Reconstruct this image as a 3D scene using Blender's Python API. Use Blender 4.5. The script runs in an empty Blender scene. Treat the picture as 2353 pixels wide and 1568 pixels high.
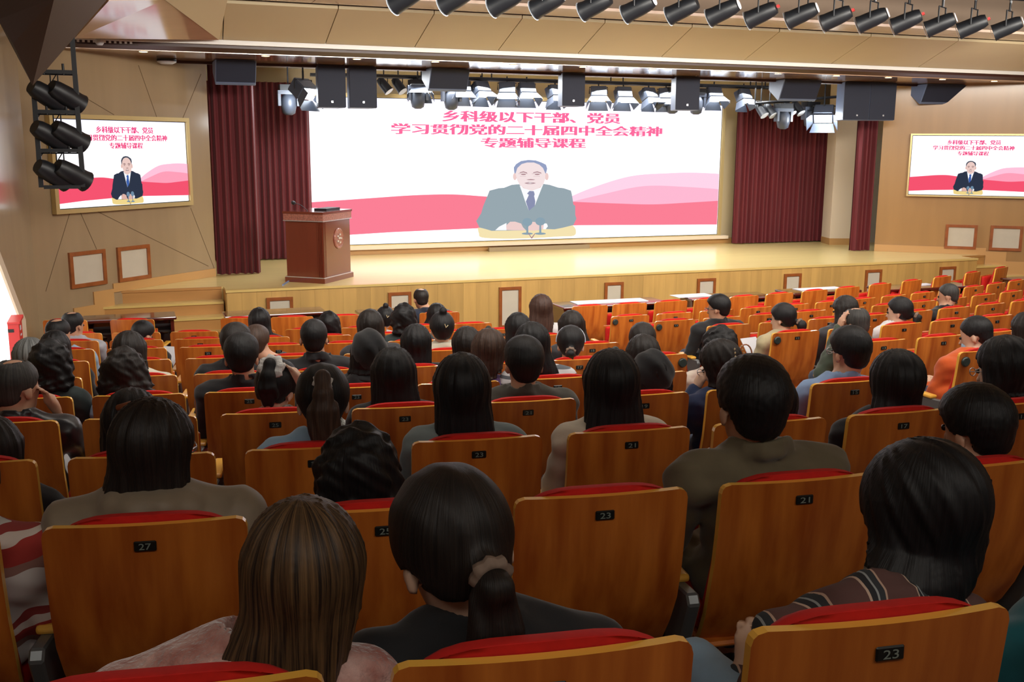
import bpy, math, random
import numpy as np
from mathutils import Matrix, Vector
random.seed(7)
SC = bpy.context.scene
COL = SC.collection
# ------------------------------------------------------------------ camera
F_PX, PITCH, ROLL, YAW, CAMZ = 2346.2, 0.191, 0.006, 0.3611, 3.0
_cy, _sy, _cp, _sp = math.cos(YAW), math.sin(YAW), math.cos(PITCH), math.sin(PITCH)
_fw = Vector((_sy*_cp, _cy*_cp, -_sp)); _rt = Vector((_cy, -_sy, 0)); _up = _rt.cross(_fw)
_cr, _sr = math.cos(ROLL), math.sin(ROLL)
_r2 = _rt*_cr + _up*_sr; _u2 = _up*_cr - _rt*_sr
cam_d = bpy.data.cameras.new('camera'); cam = bpy.data.objects.new('camera', cam_d); COL.objects.link(cam)
cam_d.sensor_width = 36; cam_d.lens = F_PX*36/2353; cam_d.clip_start = .05; cam_d.clip_end = 200
M = Matrix((_r2, _u2, -_fw)).transposed().to_4x4(); M.translation = Vector((0, 0, CAMZ))
cam.matrix_world = M
SC.camera = cam
# ------------------------------------------------------------------ world, lights, exposure
SC.view_settings.view_transform = 'Standard'; SC.view_settings.look = 'None'
SC.view_settings.exposure = 0; SC.view_settings.gamma = 1; SC.view_settings.use_curve_mapping = False
w = bpy.data.worlds.new('world'); SC.world = w; w.use_nodes = True
w.node_tree.nodes['Background'].inputs[0].default_value = (.75, .8, 1, 1)
w.node_tree.nodes['Background'].inputs[1].default_value = .05
def area(name, loc, size, sy, power, col=(1, 1, 1), target=None, spread=180):
    l = bpy.data.lights.new(name, 'AREA'); l.shape = 'RECTANGLE'; l.size = size; l.size_y = sy
    l.energy = power; l.color = col; l.spread = math.radians(spread)
    o = bpy.data.objects.new(name, l); COL.objects.link(o); o.location = loc
    if target is not None:
        o.rotation_euler = (Vector(target)-Vector(loc)).to_track_quat('-Z', 'Y').to_euler()
    return o
area('house_light_front', (7, 8.0, 4.5), 13, .8, 370, (1, .94, .86), (7, 10.5, .5), 170)
area('house_light_middle', (5, 4.6, 4.7), 12, 1.0, 470, (1, .94, .86), (6, 8.0, .6), 170)
area('house_light_rear', (3, -1.6, 4.9), 12, 1.0, 125, (1, .94, .86), (5, 4.5, 1.0), 170)
area('stage_light_bank', (7.4, 16.7, 4.0), 8, .4, 300, (.93, .97, 1), (7.4, 15.6, 1.0), 150)
area('front_of_stage_wash', (7.4, 9.3, 4.45), 11, .3, 220, (1, .95, .86), (7.4, 15.5, 1.4), 120)
area('side_wall_wash_right', (13.5, 11.5, 4.3), 3, .5, 22, (1, .92, .8), (15.0, 14.6, 2.0), 140)
area('trough_fill', (8, 9.4, 4.9), 14, .3, 60, (1, .94, .85), (8, 11.7, 4.7), 160)  # added fill to brighten the black spotlight bodies, no fixture of its own
# ------------------------------------------------------------------ helpers
def lin(c):
    return tuple(((v/255)/12.92 if v/255 <= .04045 else ((v/255+.055)/1.055)**2.4) for v in c)+(1,)
O3 = np.array([0, 0, CAMZ])
_B = np.array([list(_r2), list(_u2), list(_fw)])
def ray(x, y):
    v = np.array([(x-1176.5)/F_PX, -(y-784)/F_PX, 1.0]); return v@_B
def onz(x, y, z):
    r = ray(x, y); return O3+r*(z-CAMZ)/r[2]
def onY(x, y, Y):
    r = ray(x, y); return O3+r*Y/r[1]
def onp(x, y, P, Q):            # vertical plane through the plan points P and Q
    r = ray(x, y); n = np.array([Q[1]-P[1], -(Q[0]-P[0])])
    t = (n@np.array(P[:2]))/(n@r[:2]); return O3+r*t
def pj(P):
    v = _B@(np.array(P, float)-O3); return 1176.5+F_PX*v[0]/v[2], 784-F_PX*v[1]/v[2]
_seen = {}
def _link(o, parent):
    COL.objects.link(o)
    if parent is not None: o.parent = parent
    return o
def tag(o, label=None, cat=None, group=None, kind=None):
    if label: o['label'] = label
    if cat: o['category'] = cat
    if group: o['group'] = group
    if kind: o['kind'] = kind
    return o
def thing(name, label, cat, loc=(0, 0, 0), rz=0, group=None):
    o = bpy.data.objects.new(name, None); COL.objects.link(o); o.location = tuple(loc); o.rotation_euler = (0, 0, rz)
    o.empty_display_size = .1
    return tag(o, label, cat, group)
def inst(name, me, parent=None, loc=(0, 0, 0), rot=(0, 0, 0), scale=None):
    o = bpy.data.objects.new(name, me); _link(o, parent); o.location = tuple(loc); o.rotation_euler = tuple(rot)
    if scale: o.scale = scale
    return o
class MB:
    def __init__(s): s.v = []; s.f = []; s.m = []; s.sm = []
    def add(s, vs, fs, mi=0, smooth=False):
        b = len(s.v); s.v += [tuple(map(float, v)) for v in vs]
        for f in fs: s.f.append(tuple(b+i for i in f)); s.m.append(mi); s.sm.append(smooth)
        return s
    def box(s, a, b, mi=0, R=None, T=None):
        x0, y0, z0 = a; x1, y1, z1 = b
        vs = [(x0, y0, z0), (x1, y0, z0), (x1, y1, z0), (x0, y1, z0), (x0, y0, z1), (x1, y0, z1), (x1, y1, z1), (x0, y1, z1)]
        if R is not None: vs = [tuple(R@Vector(v)) for v in vs]
        if T is not None: vs = [tuple(Vector(v)+Vector(T)) for v in vs]
        return s.add(vs, [(0, 3, 2, 1), (4, 5, 6, 7), (0, 1, 5, 4), (1, 2, 6, 5), (2, 3, 7, 6), (3, 0, 4, 7)], mi)
    def prism(s, poly, d0, d1, ax='z', mi=0):   # extrude 2d polygon along an axis
        n = len(poly)
        def P(p, d): return {'z': (p[0], p[1], d), 'y': (p[0], d, p[1]), 'x': (d, p[0], p[1])}[ax]
        vs = [P(p, d0) for p in poly]+[P(p, d1) for p in poly]
        return s.add(vs, [tuple(range(n))[::-1], tuple(range(n, 2*n))]+[(i, (i+1) % n, n+(i+1) % n, n+i) for i in range(n)], mi)
    def slab(s, pts, off, mi=0):                # polygon in space given thickness vector off
        n = len(pts); off = np.array(off)
        vs = [tuple(p) for p in pts]+[tuple(np.array(p)+off) for p in pts]
        return s.add(vs, [tuple(range(n))[::-1], tuple(range(n, 2*n))]+[(i, (i+1) % n, n+(i+1) % n, n+i) for i in range(n)], mi)
    def tube(s, pts, r, n=8, mi=0, cap=True, smooth=True):
        pts = [Vector(p) for p in pts]; rs = r if isinstance(r, (list, tuple)) else [r]*len(pts)
        rings = []; prev = None
        for i, p in enumerate(pts):
            t = (pts[min(i+1, len(pts)-1)]-pts[max(i-1, 0)]).normalized()
            u = t.cross(Vector((0, 0, 1))) if prev is None else prev-t*prev.dot(t)
            if u.length < 1e-4: u = t.cross(Vector((1, 0, 0)))
            u.normalize(); prev = u; v = t.cross(u)
            rings.append([p+(u*math.cos(2*math.pi*k/n)+v*math.sin(2*math.pi*k/n))*rs[i] for k in range(n)])
        vs = [q for rg in rings for q in rg]; fs = []
        for i in range(len(pts)-1):
            for k in range(n):
                a = i*n+k; b = i*n+(k+1) % n; fs.append((a, b, b+n, a+n))
        s.add(vs, fs, mi, smooth)
        if cap:
            s.add(rings[0], [tuple(range(n))], mi); s.add(rings[-1], [tuple(range(n))[::-1]], mi)
        return s
    def lathe(s, prof, n=16, mi=0, M4=None, smooth=True):   # prof: (r,z)
        vs = []
        for r, z in prof:
            for k in range(n):
                a = 2*math.pi*k/n; v = Vector((r*math.cos(a), r*math.sin(a), z)); vs.append(M4@v if M4 is not None else v)
        fs = []
        for i in range(len(prof)-1):
            for k in range(n):
                a = i*n+k; b = i*n+(k+1) % n; fs.append((a, b, b+n, a+n))
        s.add(vs, fs, mi, smooth)
        s.add(vs[:n], [tuple(range(n))[::-1]], mi); s.add(vs[-n:], [tuple(range(n))], mi)
        return s
    def mesh(s, name, mats):
        me = bpy.data.meshes.new(name); me.from_pydata(s.v, [], s.f)
        for m in (mats if isinstance(mats, (list, tuple)) else [mats]): me.materials.append(m)
        me.polygons.foreach_set('material_index', s.m); me.polygons.foreach_set('use_smooth', s.sm); me.update()
        return me
    def build(s, name, mats, parent=None, loc=(0, 0, 0), rot=(0, 0, 0)):
        return inst(name, s.mesh(name, mats), parent, loc, rot)
def bevel_mesh(me, w=.01, seg=2, ang=35):
    import bmesh
    bm = bmesh.new(); bm.from_mesh(me); bmesh.ops.remove_doubles(bm, verts=bm.verts, dist=1e-5)
    bmesh.ops.recalc_face_normals(bm, faces=bm.faces)
    es = [e for e in bm.edges if len(e.link_faces) == 2 and e.calc_face_angle() > math.radians(ang)]
    bmesh.ops.bevel(bm, geom=es, offset=w, segments=seg, profile=.5, affect='EDGES', clamp_overlap=True)
    bm.to_mesh(me); bm.free(); me.update(); return me
# ------------------------------------------------------------------ materials
def mat(name, col, rough=.5, metal=0, spec=.5, var=0, scale=(4, 4, 4), bump=0, bscale=None, coat=0, rnd=0, detail=4, col2=None, sheen=0, coords='Object'):
    m = bpy.data.materials.new(name); m.use_nodes = True; nt = m.node_tree; b = nt.nodes['Principled BSDF']
    c = lin(col); b.inputs['Base Color'].default_value = c; b.inputs['Roughness'].default_value = rough
    b.inputs['Metallic'].default_value = metal; b.inputs['Specular IOR Level'].default_value = spec
    b.inputs['Coat Weight'].default_value = coat; b.inputs['Coat Roughness'].default_value = .12
    if sheen: b.inputs['Sheen Weight'].default_value = sheen
    def tex(sc_):
        tc = nt.nodes.new('ShaderNodeTexCoord'); mp = nt.nodes.new('ShaderNodeMapping'); mp.inputs['Scale'].default_value = sc_
        nt.links.new(tc.outputs[coords], mp.inputs[0])
        if rnd:
            oi = nt.nodes.new('ShaderNodeObjectInfo'); mm = nt.nodes.new('ShaderNodeMath'); mm.operation = 'MULTIPLY'; mm.inputs[1].default_value = 37
            nt.links.new(oi.outputs['Random'], mm.inputs[0]); nt.links.new(mm.outputs[0], mp.inputs['Location'])
        n = nt.nodes.new('ShaderNodeTexNoise'); n.inputs['Scale'].default_value = 1; n.inputs['Detail'].default_value = detail
        nt.links.new(mp.outputs[0], n.inputs['Vector']); return n
    src = None
    if var or col2:
        n = tex(scale); rp = nt.nodes.new('ShaderNodeValToRGB')
        if col2: ca, cb = c, lin(col2)
        else: ca = tuple(x*(1-var) for x in c[:3])+(1,); cb = tuple(min(1, x*(1+var)) for x in c[:3])+(1,)
        rp.color_ramp.elements[0].position = .32; rp.color_ramp.elements[0].color = ca
        rp.color_ramp.elements[1].position = .68; rp.color_ramp.elements[1].color = cb
        nt.links.new(n.outputs['Fac'], rp.inputs[0]); src = rp.outputs[0]
    if rnd:
        oi = nt.nodes.new('ShaderNodeObjectInfo'); mr = nt.nodes.new('ShaderNodeMapRange'); mr.inputs[3].default_value = 1-rnd; mr.inputs[4].default_value = 1+rnd
        nt.links.new(oi.outputs['Random'], mr.inputs[0]); hs = nt.nodes.new('ShaderNodeHueSaturation'); hs.inputs['Color'].default_value = c
        nt.links.new(mr.outputs[0], hs.inputs['Value'])
        if src: nt.links.new(src, hs.inputs['Color'])
        src = hs.outputs[0]
    if src: nt.links.new(src, b.inputs['Base Color'])
    if bump:
        n = tex(bscale or scale); bp = nt.nodes.new('ShaderNodeBump'); bp.inputs['Strength'].default_value = bump; bp.inputs['Distance'].default_value = .01
        nt.links.new(n.outputs['Fac'], bp.inputs['Height']); nt.links.new(bp.outputs[0], b.inputs['Normal'])
    return m
def emit(name, col, s=1.0):
    m = bpy.data.materials.new(name); m.use_nodes = True; nt = m.node_tree; nt.nodes.clear()
    e = nt.nodes.new('ShaderNodeEmission'); e.inputs[0].default_value = lin(col); e.inputs[1].default_value = s
    o = nt.nodes.new('ShaderNodeOutputMaterial'); nt.links.new(e.outputs[0], o.inputs[0]); return m
def stripes(name, cols, axis=0, period=.1, rough=.8, dist=.3):
    m = mat(name, cols[0][1], rough); nt = m.node_tree; b = nt.nodes['Principled BSDF']
    tc = nt.nodes.new('ShaderNodeTexCoord'); sx = nt.nodes.new('ShaderNodeSeparateXYZ'); nt.links.new(tc.outputs['Object'], sx.inputs[0])
    n = nt.nodes.new('ShaderNodeTexNoise'); n.inputs['Scale'].default_value = 5; nt.links.new(tc.outputs['Object'], n.inputs['Vector'])
    ma = nt.nodes.new('ShaderNodeMath'); ma.operation = 'MULTIPLY_ADD'; ma.inputs[1].default_value = dist*period*2
    nt.links.new(n.outputs['Fac'], ma.inputs[0]); nt.links.new(sx.outputs[axis], ma.inputs[2])
    mo = nt.nodes.new('ShaderNodeMath'); mo.operation = 'WRAP'; mo.inputs[1].default_value = 0; mo.inputs[2].default_value = period
    nt.links.new(ma.outputs[0], mo.inputs[0]); dv = nt.nodes.new('ShaderNodeMath'); dv.operation = 'DIVIDE'; dv.inputs[1].default_value = period
    nt.links.new(mo.outputs[0], dv.inputs[0]); rp = nt.nodes.new('ShaderNodeValToRGB'); rp.color_ramp.interpolation = 'CONSTANT'
    for i, (p, c) in enumerate(cols):
        e = rp.color_ramp.elements[i] if i < 2 else rp.color_ramp.elements.new(p)
        e.position = p; e.color = lin(c)
    nt.links.new(dv.outputs[0], rp.inputs[0]); nt.links.new(rp.outputs[0], b.inputs['Base Color']); return m
WOODC = mat('chair_wood', (204, 117, 43), .36, var=.16, scale=(16, 16, 1.1), coat=.3, rnd=.09, detail=7, col2=(160, 76, 22))
WOODE = mat('chair_wood_edge', (244, 184, 74), .3, coat=.4)
REDF = mat('red_upholstery', (200, 22, 12), .85, var=.1, scale=(30, 30, 30))
PLATE = mat('plate_black', (22, 24, 24), .3)
DIGIT = mat('digit_grey', (120, 128, 120), .5)
METAL = mat('grey_metal', (120, 124, 126), .35, metal=.6)
BLACKM = mat('black_metal', (22, 25, 30), .45)
BLACKP = mat('black_plastic', (16, 17, 19), .5)
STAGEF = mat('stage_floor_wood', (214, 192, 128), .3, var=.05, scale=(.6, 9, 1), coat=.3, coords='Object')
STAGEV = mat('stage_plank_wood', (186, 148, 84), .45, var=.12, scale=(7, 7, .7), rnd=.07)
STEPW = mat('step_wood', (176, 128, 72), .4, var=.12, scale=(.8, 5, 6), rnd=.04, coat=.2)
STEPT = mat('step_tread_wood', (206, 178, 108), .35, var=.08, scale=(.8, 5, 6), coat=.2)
WALLW = mat('wall_veneer', (152, 130, 100), .3, var=.05, scale=(5, 5, .5), coat=.35)
WALLR = mat('right_wall_veneer', (156, 118, 70), .35, var=.05, scale=(5, 5, .5), coat=.25)
WALLB = mat('back_wall_paint', (205, 188, 150), .5)
TRIMW = mat('skirting_wood', (186, 142, 88), .35, coat=.3)
JOINT = mat('joint_dark', (96, 74, 48), .8)
CEILP = mat('ceiling_panel_matt', (204, 184, 146), .55, var=.02, scale=(1, 1, 1))
CEILG = mat('ceiling_gloss_wood', (190, 150, 118), .12, coat=.8, var=.04, scale=(.6, 6, 1))
GROOVE = mat('dark_red_groove', (58, 28, 20), .4)
GROOVEW = mat('white_edge_trim', (220, 216, 210), .4)
DARKC = mat('dark_ceiling_box', (52, 38, 30), .5)
TROUGH = mat('light_trough_paint', (120, 102, 86), .8)
STCEIL = mat('stage_ceiling_white', (214, 212, 220), .35)
FRAMEW = mat('hatch_frame_wood', (140, 78, 38), .3, var=.2, scale=(8, 8, 8), coat=.5)
HATCH = mat('hatch_panel_fabric', (186, 176, 158), .7, var=.03, scale=(6, 6, 6))
GOLD = mat('screen_frame_brass', (206, 184, 130), .3, metal=.5)
DESKW = mat('desk_red_wood', (74, 24, 22), .08, spec=1, var=.15, scale=(1, 8, 8), coat=1)
DESKI = mat('desk_inside_dark', (26, 16, 14), .6)
PODW = mat('podium_red_wood', (104, 44, 28), .16, var=.06, scale=(8, 8, .8), coat=.8)
PODC = mat('podium_carved_band', (150, 92, 76), .3, var=.3, scale=(40, 40, 40), bump=1.0, bscale=(60, 60, 60), coat=.5)
SILV = mat('silver_trim', (214, 214, 220), .2, metal=.8)
CURT = mat('curtain_velvet', (90, 7, 18), .7, var=.15, scale=(8, 8, .6), sheen=.15)
FLOORM = mat('floor_vinyl', (112, 82, 68), .5, var=.08, scale=(3, 3, 3))
PAINTW = mat('cream_paint', (222, 204, 178), .5)
DOORW = mat('white_door', (212, 206, 192), .45)
REDBOX = mat('red_box_metal', (196, 44, 44), .4)
SPKG = mat('speaker_grille', (26, 32, 50), .7)
SPKS = mat('speaker_side', (92, 106, 134), .45)
LAMPG = mat('lamp_grey', (66, 72, 84), .4)
LENS = mat('lamp_lens', (196, 204, 214), .2)
PAPER = mat('paper', (206, 206, 212), .6)
GLOW = emit('lamp_glow', (235, 245, 255), 14)
GLOWS = emit('lamp_glow_soft', (225, 240, 255), 5)
GLOWW = emit('downlight_glow', (255, 226, 160), 9)
GLOWL = emit('wall_strip_glow', (255, 250, 240), 2.2)

# ------------------------------------------------------------------ seating geometry
YR = [11.8073, 10.717, 9.6531, 8.5846, 7.4997, 6.3864, 5.3263, 4.2306, 3.146, 2.0775, .9695]
ZT = [-2.0493, -2.0066, -1.8881, -1.7617, -1.6406, -1.5194, -1.3933, -1.2377, -1.0921, -.9494, -.803]
CHH = .95
ZF = [z+CAMZ-CHH for z in ZT]
XC, RB = 5.7875, 1/.0444
CYC = YR[0]+RB
PITCHS, OFFL, OFFR = .6035, -5.8236, -.2219
def RK(k): return CYC-YR[k]
def seatpos(k, c, blk):
    s = (OFFL if blk == 0 else OFFR)+c*PITCHS
    a = s/(RB+YR[0]-YR[k]); R = RK(k)
    return np.array([XC+R*math.sin(a), CYC-R*math.cos(a), ZF[k]]), a
# ------------------------------------------------------------------ the hall: floor tiers
STG = 1.02
def tier(k, r0, r1, z, zb):
    n = 24; A0, A1 = -.46, .52
    mb = MB(); vs = []
    for i in range(n+1):
        a = A0+(A1-A0)*i/n
        for r in (r0, r1):
            x = XC+r*math.sin(a); y = CYC-r*math.cos(a)
            vs += [(x, y, z), (x, y, zb)]
    fs = []
    for i in range(n):
        b = i*4; c = b+4
        fs += [(b, b+2, c+2, c), (b+2, b+3, c+3, c+2), (b, c, c+1, b+1), (b+1, c+1, c+3, b+3)]
    mb.add(vs, fs); return mb
base = MB(); base.box((-3.2, -3, -.3), (18.5, 19.5, -.06)); tag(base.build('floor', FLOORM), kind='structure')
for k in range(11):
    z = ZF[k]
    r0 = RK(k)-.93; r1 = RK(k)+.15
    if k == 0: r0 = RK(0)-7
    if k == 0:
        fb = MB(); fb.box((-3.0, 11.5, -.1), (18.4, 19.5, ZF[0])); o = fb.build('floor', FLOORM); tag(o, kind='structure')
    o = tier(k, max(r0, 8), r1, z, -.12).build('floor', FLOORM); tag(o, kind='structure')
o = tier(11, RK(10)+.15, RK(10)+4, ZF[10]+.14, -.12).build('floor', FLOORM); tag(o, kind='structure')
# ------------------------------------------------------------------ stage
ST_L, ST_R, ST_F, ST_B = 1.22, 14.31, 14.2, 18.2
LWP, LWQ = (0.0, 14.70), (1.203, 15.822)
RWP, RWQ = (13.414, 15.841), (14.797, 14.671)
st = MB()
st.prism([(ST_L, ST_F+.03), (ST_R, ST_F+.03), (ST_R, 14.62), (14.86, 14.62), (13.42, 15.84), (15.5, 18.19), (-.6, 18.19), (1.2, 15.82), (-.08, 14.62), (ST_L, 14.62)], ZF[0]-.02, STG, 'z')
o = st.build('stage', STAGEF); tag(o, 'pale yellow timber stage platform below the big screen', 'stage'); stage = o
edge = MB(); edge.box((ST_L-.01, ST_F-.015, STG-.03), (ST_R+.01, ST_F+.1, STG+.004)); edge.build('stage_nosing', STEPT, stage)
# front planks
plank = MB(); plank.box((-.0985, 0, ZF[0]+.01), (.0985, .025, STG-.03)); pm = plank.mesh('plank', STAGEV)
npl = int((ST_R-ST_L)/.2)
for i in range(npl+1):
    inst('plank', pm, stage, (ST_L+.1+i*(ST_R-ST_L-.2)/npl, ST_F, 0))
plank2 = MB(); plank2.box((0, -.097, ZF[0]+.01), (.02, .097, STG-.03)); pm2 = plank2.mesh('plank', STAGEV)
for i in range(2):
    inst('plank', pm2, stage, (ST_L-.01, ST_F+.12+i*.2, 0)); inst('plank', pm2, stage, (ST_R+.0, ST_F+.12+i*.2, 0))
# framed hatches on the stage front
hp = [(612, 673, 685), (892, 945, 673), (1147, 1198, 661), (1390, 1433, 650), (1603, 1645, 641), (1803, 1842, 630), (1990, 2027, 621), (2161, 2197, 614)]
for i, (a, b, yt) in enumerate(hp):
    A = onY(a, yt, ST_F-.02); B = onY(b, yt, ST_F-.02)
    wd = B[0]-A[0]; zt = A[2]; zb = zt-.62; x0 = A[0]
    t = thing('framed_hatch', 'beige hatch panel in brown wooden frame on the stage front, %s from the left' % ('first second third fourth fifth sixth seventh eighth'.split()[i]), 'hatch', (x0, ST_F-.001, zb), 0, 'hatches along the stage front')
    fr = MB(); e = .045; H = zt-zb
    for bx in ((0, 0, e, H), (wd-e, 0, wd, H), (e, 0, wd-e, e), (e, H-e, wd-e, H)): fr.box((bx[0], -.03, bx[1]), (bx[2], 0, bx[3]))
    fr.build('frame', FRAMEW, t)
    p = MB(); p.box((e, -.015, e), (wd-e, -.002, H-e)); p.build('panel', HATCH, t)
# ------------------------------------------------------------------ side stairs
def stair(x0a, x0b, x1, name, label, left=True):
    t = thing(name, label, 'stairs', (0, 0, 0))
    n = 5; tr = .24; rise = (STG-ZF[0])/6
    for i in range(n):
        z = STG-rise*(i+1); y0 = 14.60-tr*(i+1)
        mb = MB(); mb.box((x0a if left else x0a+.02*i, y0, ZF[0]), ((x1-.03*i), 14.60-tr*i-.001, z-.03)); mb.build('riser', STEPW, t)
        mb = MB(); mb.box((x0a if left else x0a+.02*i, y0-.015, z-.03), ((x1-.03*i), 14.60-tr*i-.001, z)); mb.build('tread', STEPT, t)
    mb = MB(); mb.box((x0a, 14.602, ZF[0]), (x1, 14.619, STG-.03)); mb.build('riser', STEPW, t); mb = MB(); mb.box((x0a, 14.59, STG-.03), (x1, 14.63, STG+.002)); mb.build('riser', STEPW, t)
    return t
stair(-.35, 0, 1.19, 'side_stairs', 'wooden stairs beside the left end of the stage')
stair(14.37, 0, 15.7, 'side_stairs', 'wooden stairs beside the right end of the stage')
# ------------------------------------------------------------------ walls
WTOP = 5.4
def wallslab(name, P, Q, z0, z1, m, th=.12, kind='structure'):
    P = np.array(P[:2]); Q = np.array(Q[:2]); d = (Q-P)/np.linalg.norm(Q-P); n = np.array([-d[1], d[0]])*th
    mb = MB(); mb.prism([tuple(P), tuple(Q), tuple(Q+n), tuple(P+n)], z0, z1, 'z')
    return tag(mb.build(name, m), kind=kind)
LC = (-1.08, 13.69)
wall_left = wallslab('wall_left_front', LC, (1.22, 15.838), -.05, WTOP, WALLW)
wall_side = wallslab('wall_left', (-2.42, -2.6), LC, -.05, WTOP, WALLW)
RC = (16.9, 12.9)
wall_right = wallslab('wall_right_front', (13.40, 15.853), RC, -.05, WTOP, WALLR)
wallslab('wall_right', RC, (18.2, -2.6), -.05, WTOP, WALLR)
wallslab('wall_back', (-.9, 18.2), (15.9, 18.2), STG, WTOP, WALLB)
wallslab('wall_rear', (18.3, -2.6), (-2.5, -2.6), -.05, WTOP, WALLW)
wallslab('wall_stage_left', (1.0, 16.3), (-.7, 18.2), STG, WTOP, WALLB)
wallslab('wall_stage_right', (15.8, 18.2), (15.2, 16.0), STG, WTOP, WALLB)
# skirting along the splayed walls, stepping down with the stairs
def onwall(P, Q, off=0):
    P = np.array(P); Q = np.array(Q); d = (Q-P)/np.linalg.norm(Q-P); n = np.array([d[1], -d[0]])
    return d, n
d, n = onwall(LC, (1.22, 15.838))
def wallstrip(name, a, b, z0, z1, P, d, n, m, th=.02, parent=None):
    p0 = np.array(P)+d*a; p1 = np.array(P)+d*b
    mb = MB(); mb.prism([tuple(p0), tuple(p1), tuple(p1+n*th), tuple(p0+n*th)], z0, z1, 'z'); o = mb.build(name, m, parent)
    if parent is None: tag(o, kind='structure')
    return o
wallstrip('baseboard_left_front', 1.18, 3.13, STG+.001, STG+.12, LC, d, n, TRIMW)
rise = (STG-ZF[0])/6
for i in range(5):
    b = 1.18-.33*i; a = max(0.001, b-.33)
    wallstrip('baseboard_left_front', a, b+.0, STG-rise*(i+1)-.25, STG-rise*(i+1)+.12+.1, LC, d, n, TRIMW)
    if a < .01: break
dr, nr_ = onwall((13.40, 15.853), RC)
wallstrip('baseboard_right_front', .0, 1.95, STG+.001, STG+.13, (13.40, 15.853), dr, nr_, TRIMW)
for i in range(5):
    a = 1.95+.35*i
    wallstrip('baseboard_right_front', a, a+.35, STG-rise*(i+1)-.2, STG-rise*(i+1)+.24, (13.40, 15.853), dr, nr_, TRIMW)
# joints of the splayed left wall panelling (thin recess lines)
def joint(px, P, Q, nn, parent, m=JOINT):
    pts = [onp(x, y, P, Q) for x, y in px]; n3 = np.array([nn[0], nn[1], 0])
    for a, b in zip(pts, pts[1:]):
        dd = (b-a)/np.linalg.norm(b-a); s = np.cross(dd, n3)*.004
        mb = MB(); mb.slab([a+s, b+s, b-s, a-s], n3*.002); mb.build('panel_joint', m, parent)
for ln in ([(161, 487), (105, 670)], [(183, 485), (222, 573)], [(221, 485), (358, 553), (479, 612)], [(438, 478), (494, 622)], [(318, 150), (361, 272)], [(462, 170), (419, 274)], [(190, 221), (262, 264)]):
    joint(ln, LC, (1.22, 15.838), n, wall_left)
# framed hatches on both splayed walls
def wallhatch(px, P, Q, label, group):
    (xa, ya), (xb, yb), yb0 = px
    A = onp(xa, ya, P, Q); B = onp(xb, yb, P, Q); C = onp(xa, yb0, P, Q)
    wd = np.linalg.norm((B-A)[:2]); zt = (A[2]+B[2])/2; H = zt-C[2]
    dd = (B-A)[:2]/wd; rz = math.atan2(dd[1], dd[0])
    t = thing('framed_hatch', label, 'hatch', (A[0], A[1], zt-H), rz, group)
    fr = MB(); e = .05
    for bx in ((0, 0, e, H), (wd-e, 0, wd, H), (e, 0, wd-e, e), (e, H-e, wd-e, H)): fr.box((bx[0], -.035, bx[1]), (bx[2], 0, bx[3]))
    fr.build('frame', FRAMEW, t)
    p = MB(); p.box((e, -.015, e), (wd-e, -.001, H-e)); p.build('panel', HATCH, t)
wallhatch(((155, 580), (238, 573), 665), LC, (1.22, 15.838), 'larger framed fabric hatch low on the left splayed wall, farther from the stage', 'hatches on the left wall')
wallhatch(((266, 568), (340, 562), 650), LC, (1.22, 15.838), 'framed fabric hatch low on the left splayed wall, nearer the curtain', 'hatches on the left wall')
wallhatch(((2174, 516), (2247, 517), 571), (13.40, 15.853), RC, 'framed fabric hatch on the right wall, nearer the stage', 'hatches on the right wall')
wallhatch(((2277, 518), (2352, 520), 575), (13.40, 15.853), RC, 'framed fabric hatch on the right wall, at the edge of the view', 'hatches on the right wall')
# lit slanting recess and trim on the near left wall
sd, sn = onwall((-2.42, -2.6), LC)
SP, SQ = (-2.42, -2.6), LC
g = MB(); g.slab([onp(x, y, SP, SQ)+np.array([sn[0], sn[1], 0])*.004 for x, y in [(-60, 470), (0, 628), (42, 738), (60, 880), (-60, 900)]], (sn[0]*.004, sn[1]*.004, 0)); g.build('lit_recess', GLOWL, wall_side)
g = MB(); g.slab([onp(x, y, SP, SQ)+np.array([sn[0], sn[1], 0])*.003 for x, y in [(-60, 440), (0, 600), (52, 735), (64, 890), (58, 890), (42, 738), (0, 628), (-60, 470)]], (sn[0]*.03, sn[1]*.03, 0)); g.build('recess_trim', PAINTW, wall_side)
# ------------------------------------------------------------------ back stage: plinth under the screen, pillar, door
t = MB(); t.box((2.7, 18.08, STG), (11.9, 18.2, STG+.1)); tag(t.build('baseboard_back', TRIMW), kind='structure')
t = MB(); t.box((2.9, 17.98, STG+.1), (11.5, 18.2, STG+.165)); tag(t.build('trim_1', PAINTW), kind='structure')
t = MB(); t.box((6.3, 17.9, STG), (8.35, 17.97, STG+.075)); tag(t.build('cable_ramp', mat('ramp_grey', (150, 130, 100), .6)), 'long flat grey-brown cover strip on the stage floor under the screen', 'cable cover')
A = onz(1905, 563, STG); B = onz(1940, 567, STG)
t = MB(); t.prism([(13.36, 17.15), (13.78, 17.0), (13.95, 17.4), (13.5, 17.6)], STG, WTOP-.9, 'z'); o = tag(t.build('pillar', PAINTW), 'cream square pillar behind the right stage curtain', 'pillar')
t = MB(); t.prism([(13.35, 17.14), (13.785, 16.985), (13.96, 17.4), (13.5, 17.61)], STG, STG+.13, 'z'); t.build('skirting', TRIMW, o)
A = onY(1940, 352, 17.35); 
t = thing('door_1', None, None, (14.02, 17.3, STG)); tag(t, kind='structure')
mb = MB(); mb.box((0, 0, 0), (.9, .05, 2.1)); mb.build('door_leaf', DOORW, t)
mb = MB(); mb.box((-.08, -.02, 0), (0, .06, 2.2)); mb.box((.9, -.02, 0), (.98, .06, 2.2)); mb.box((0, -.02, 2.1), (.9, .06, 2.2)); mb.build('door_frame', PAINTW, t)
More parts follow.
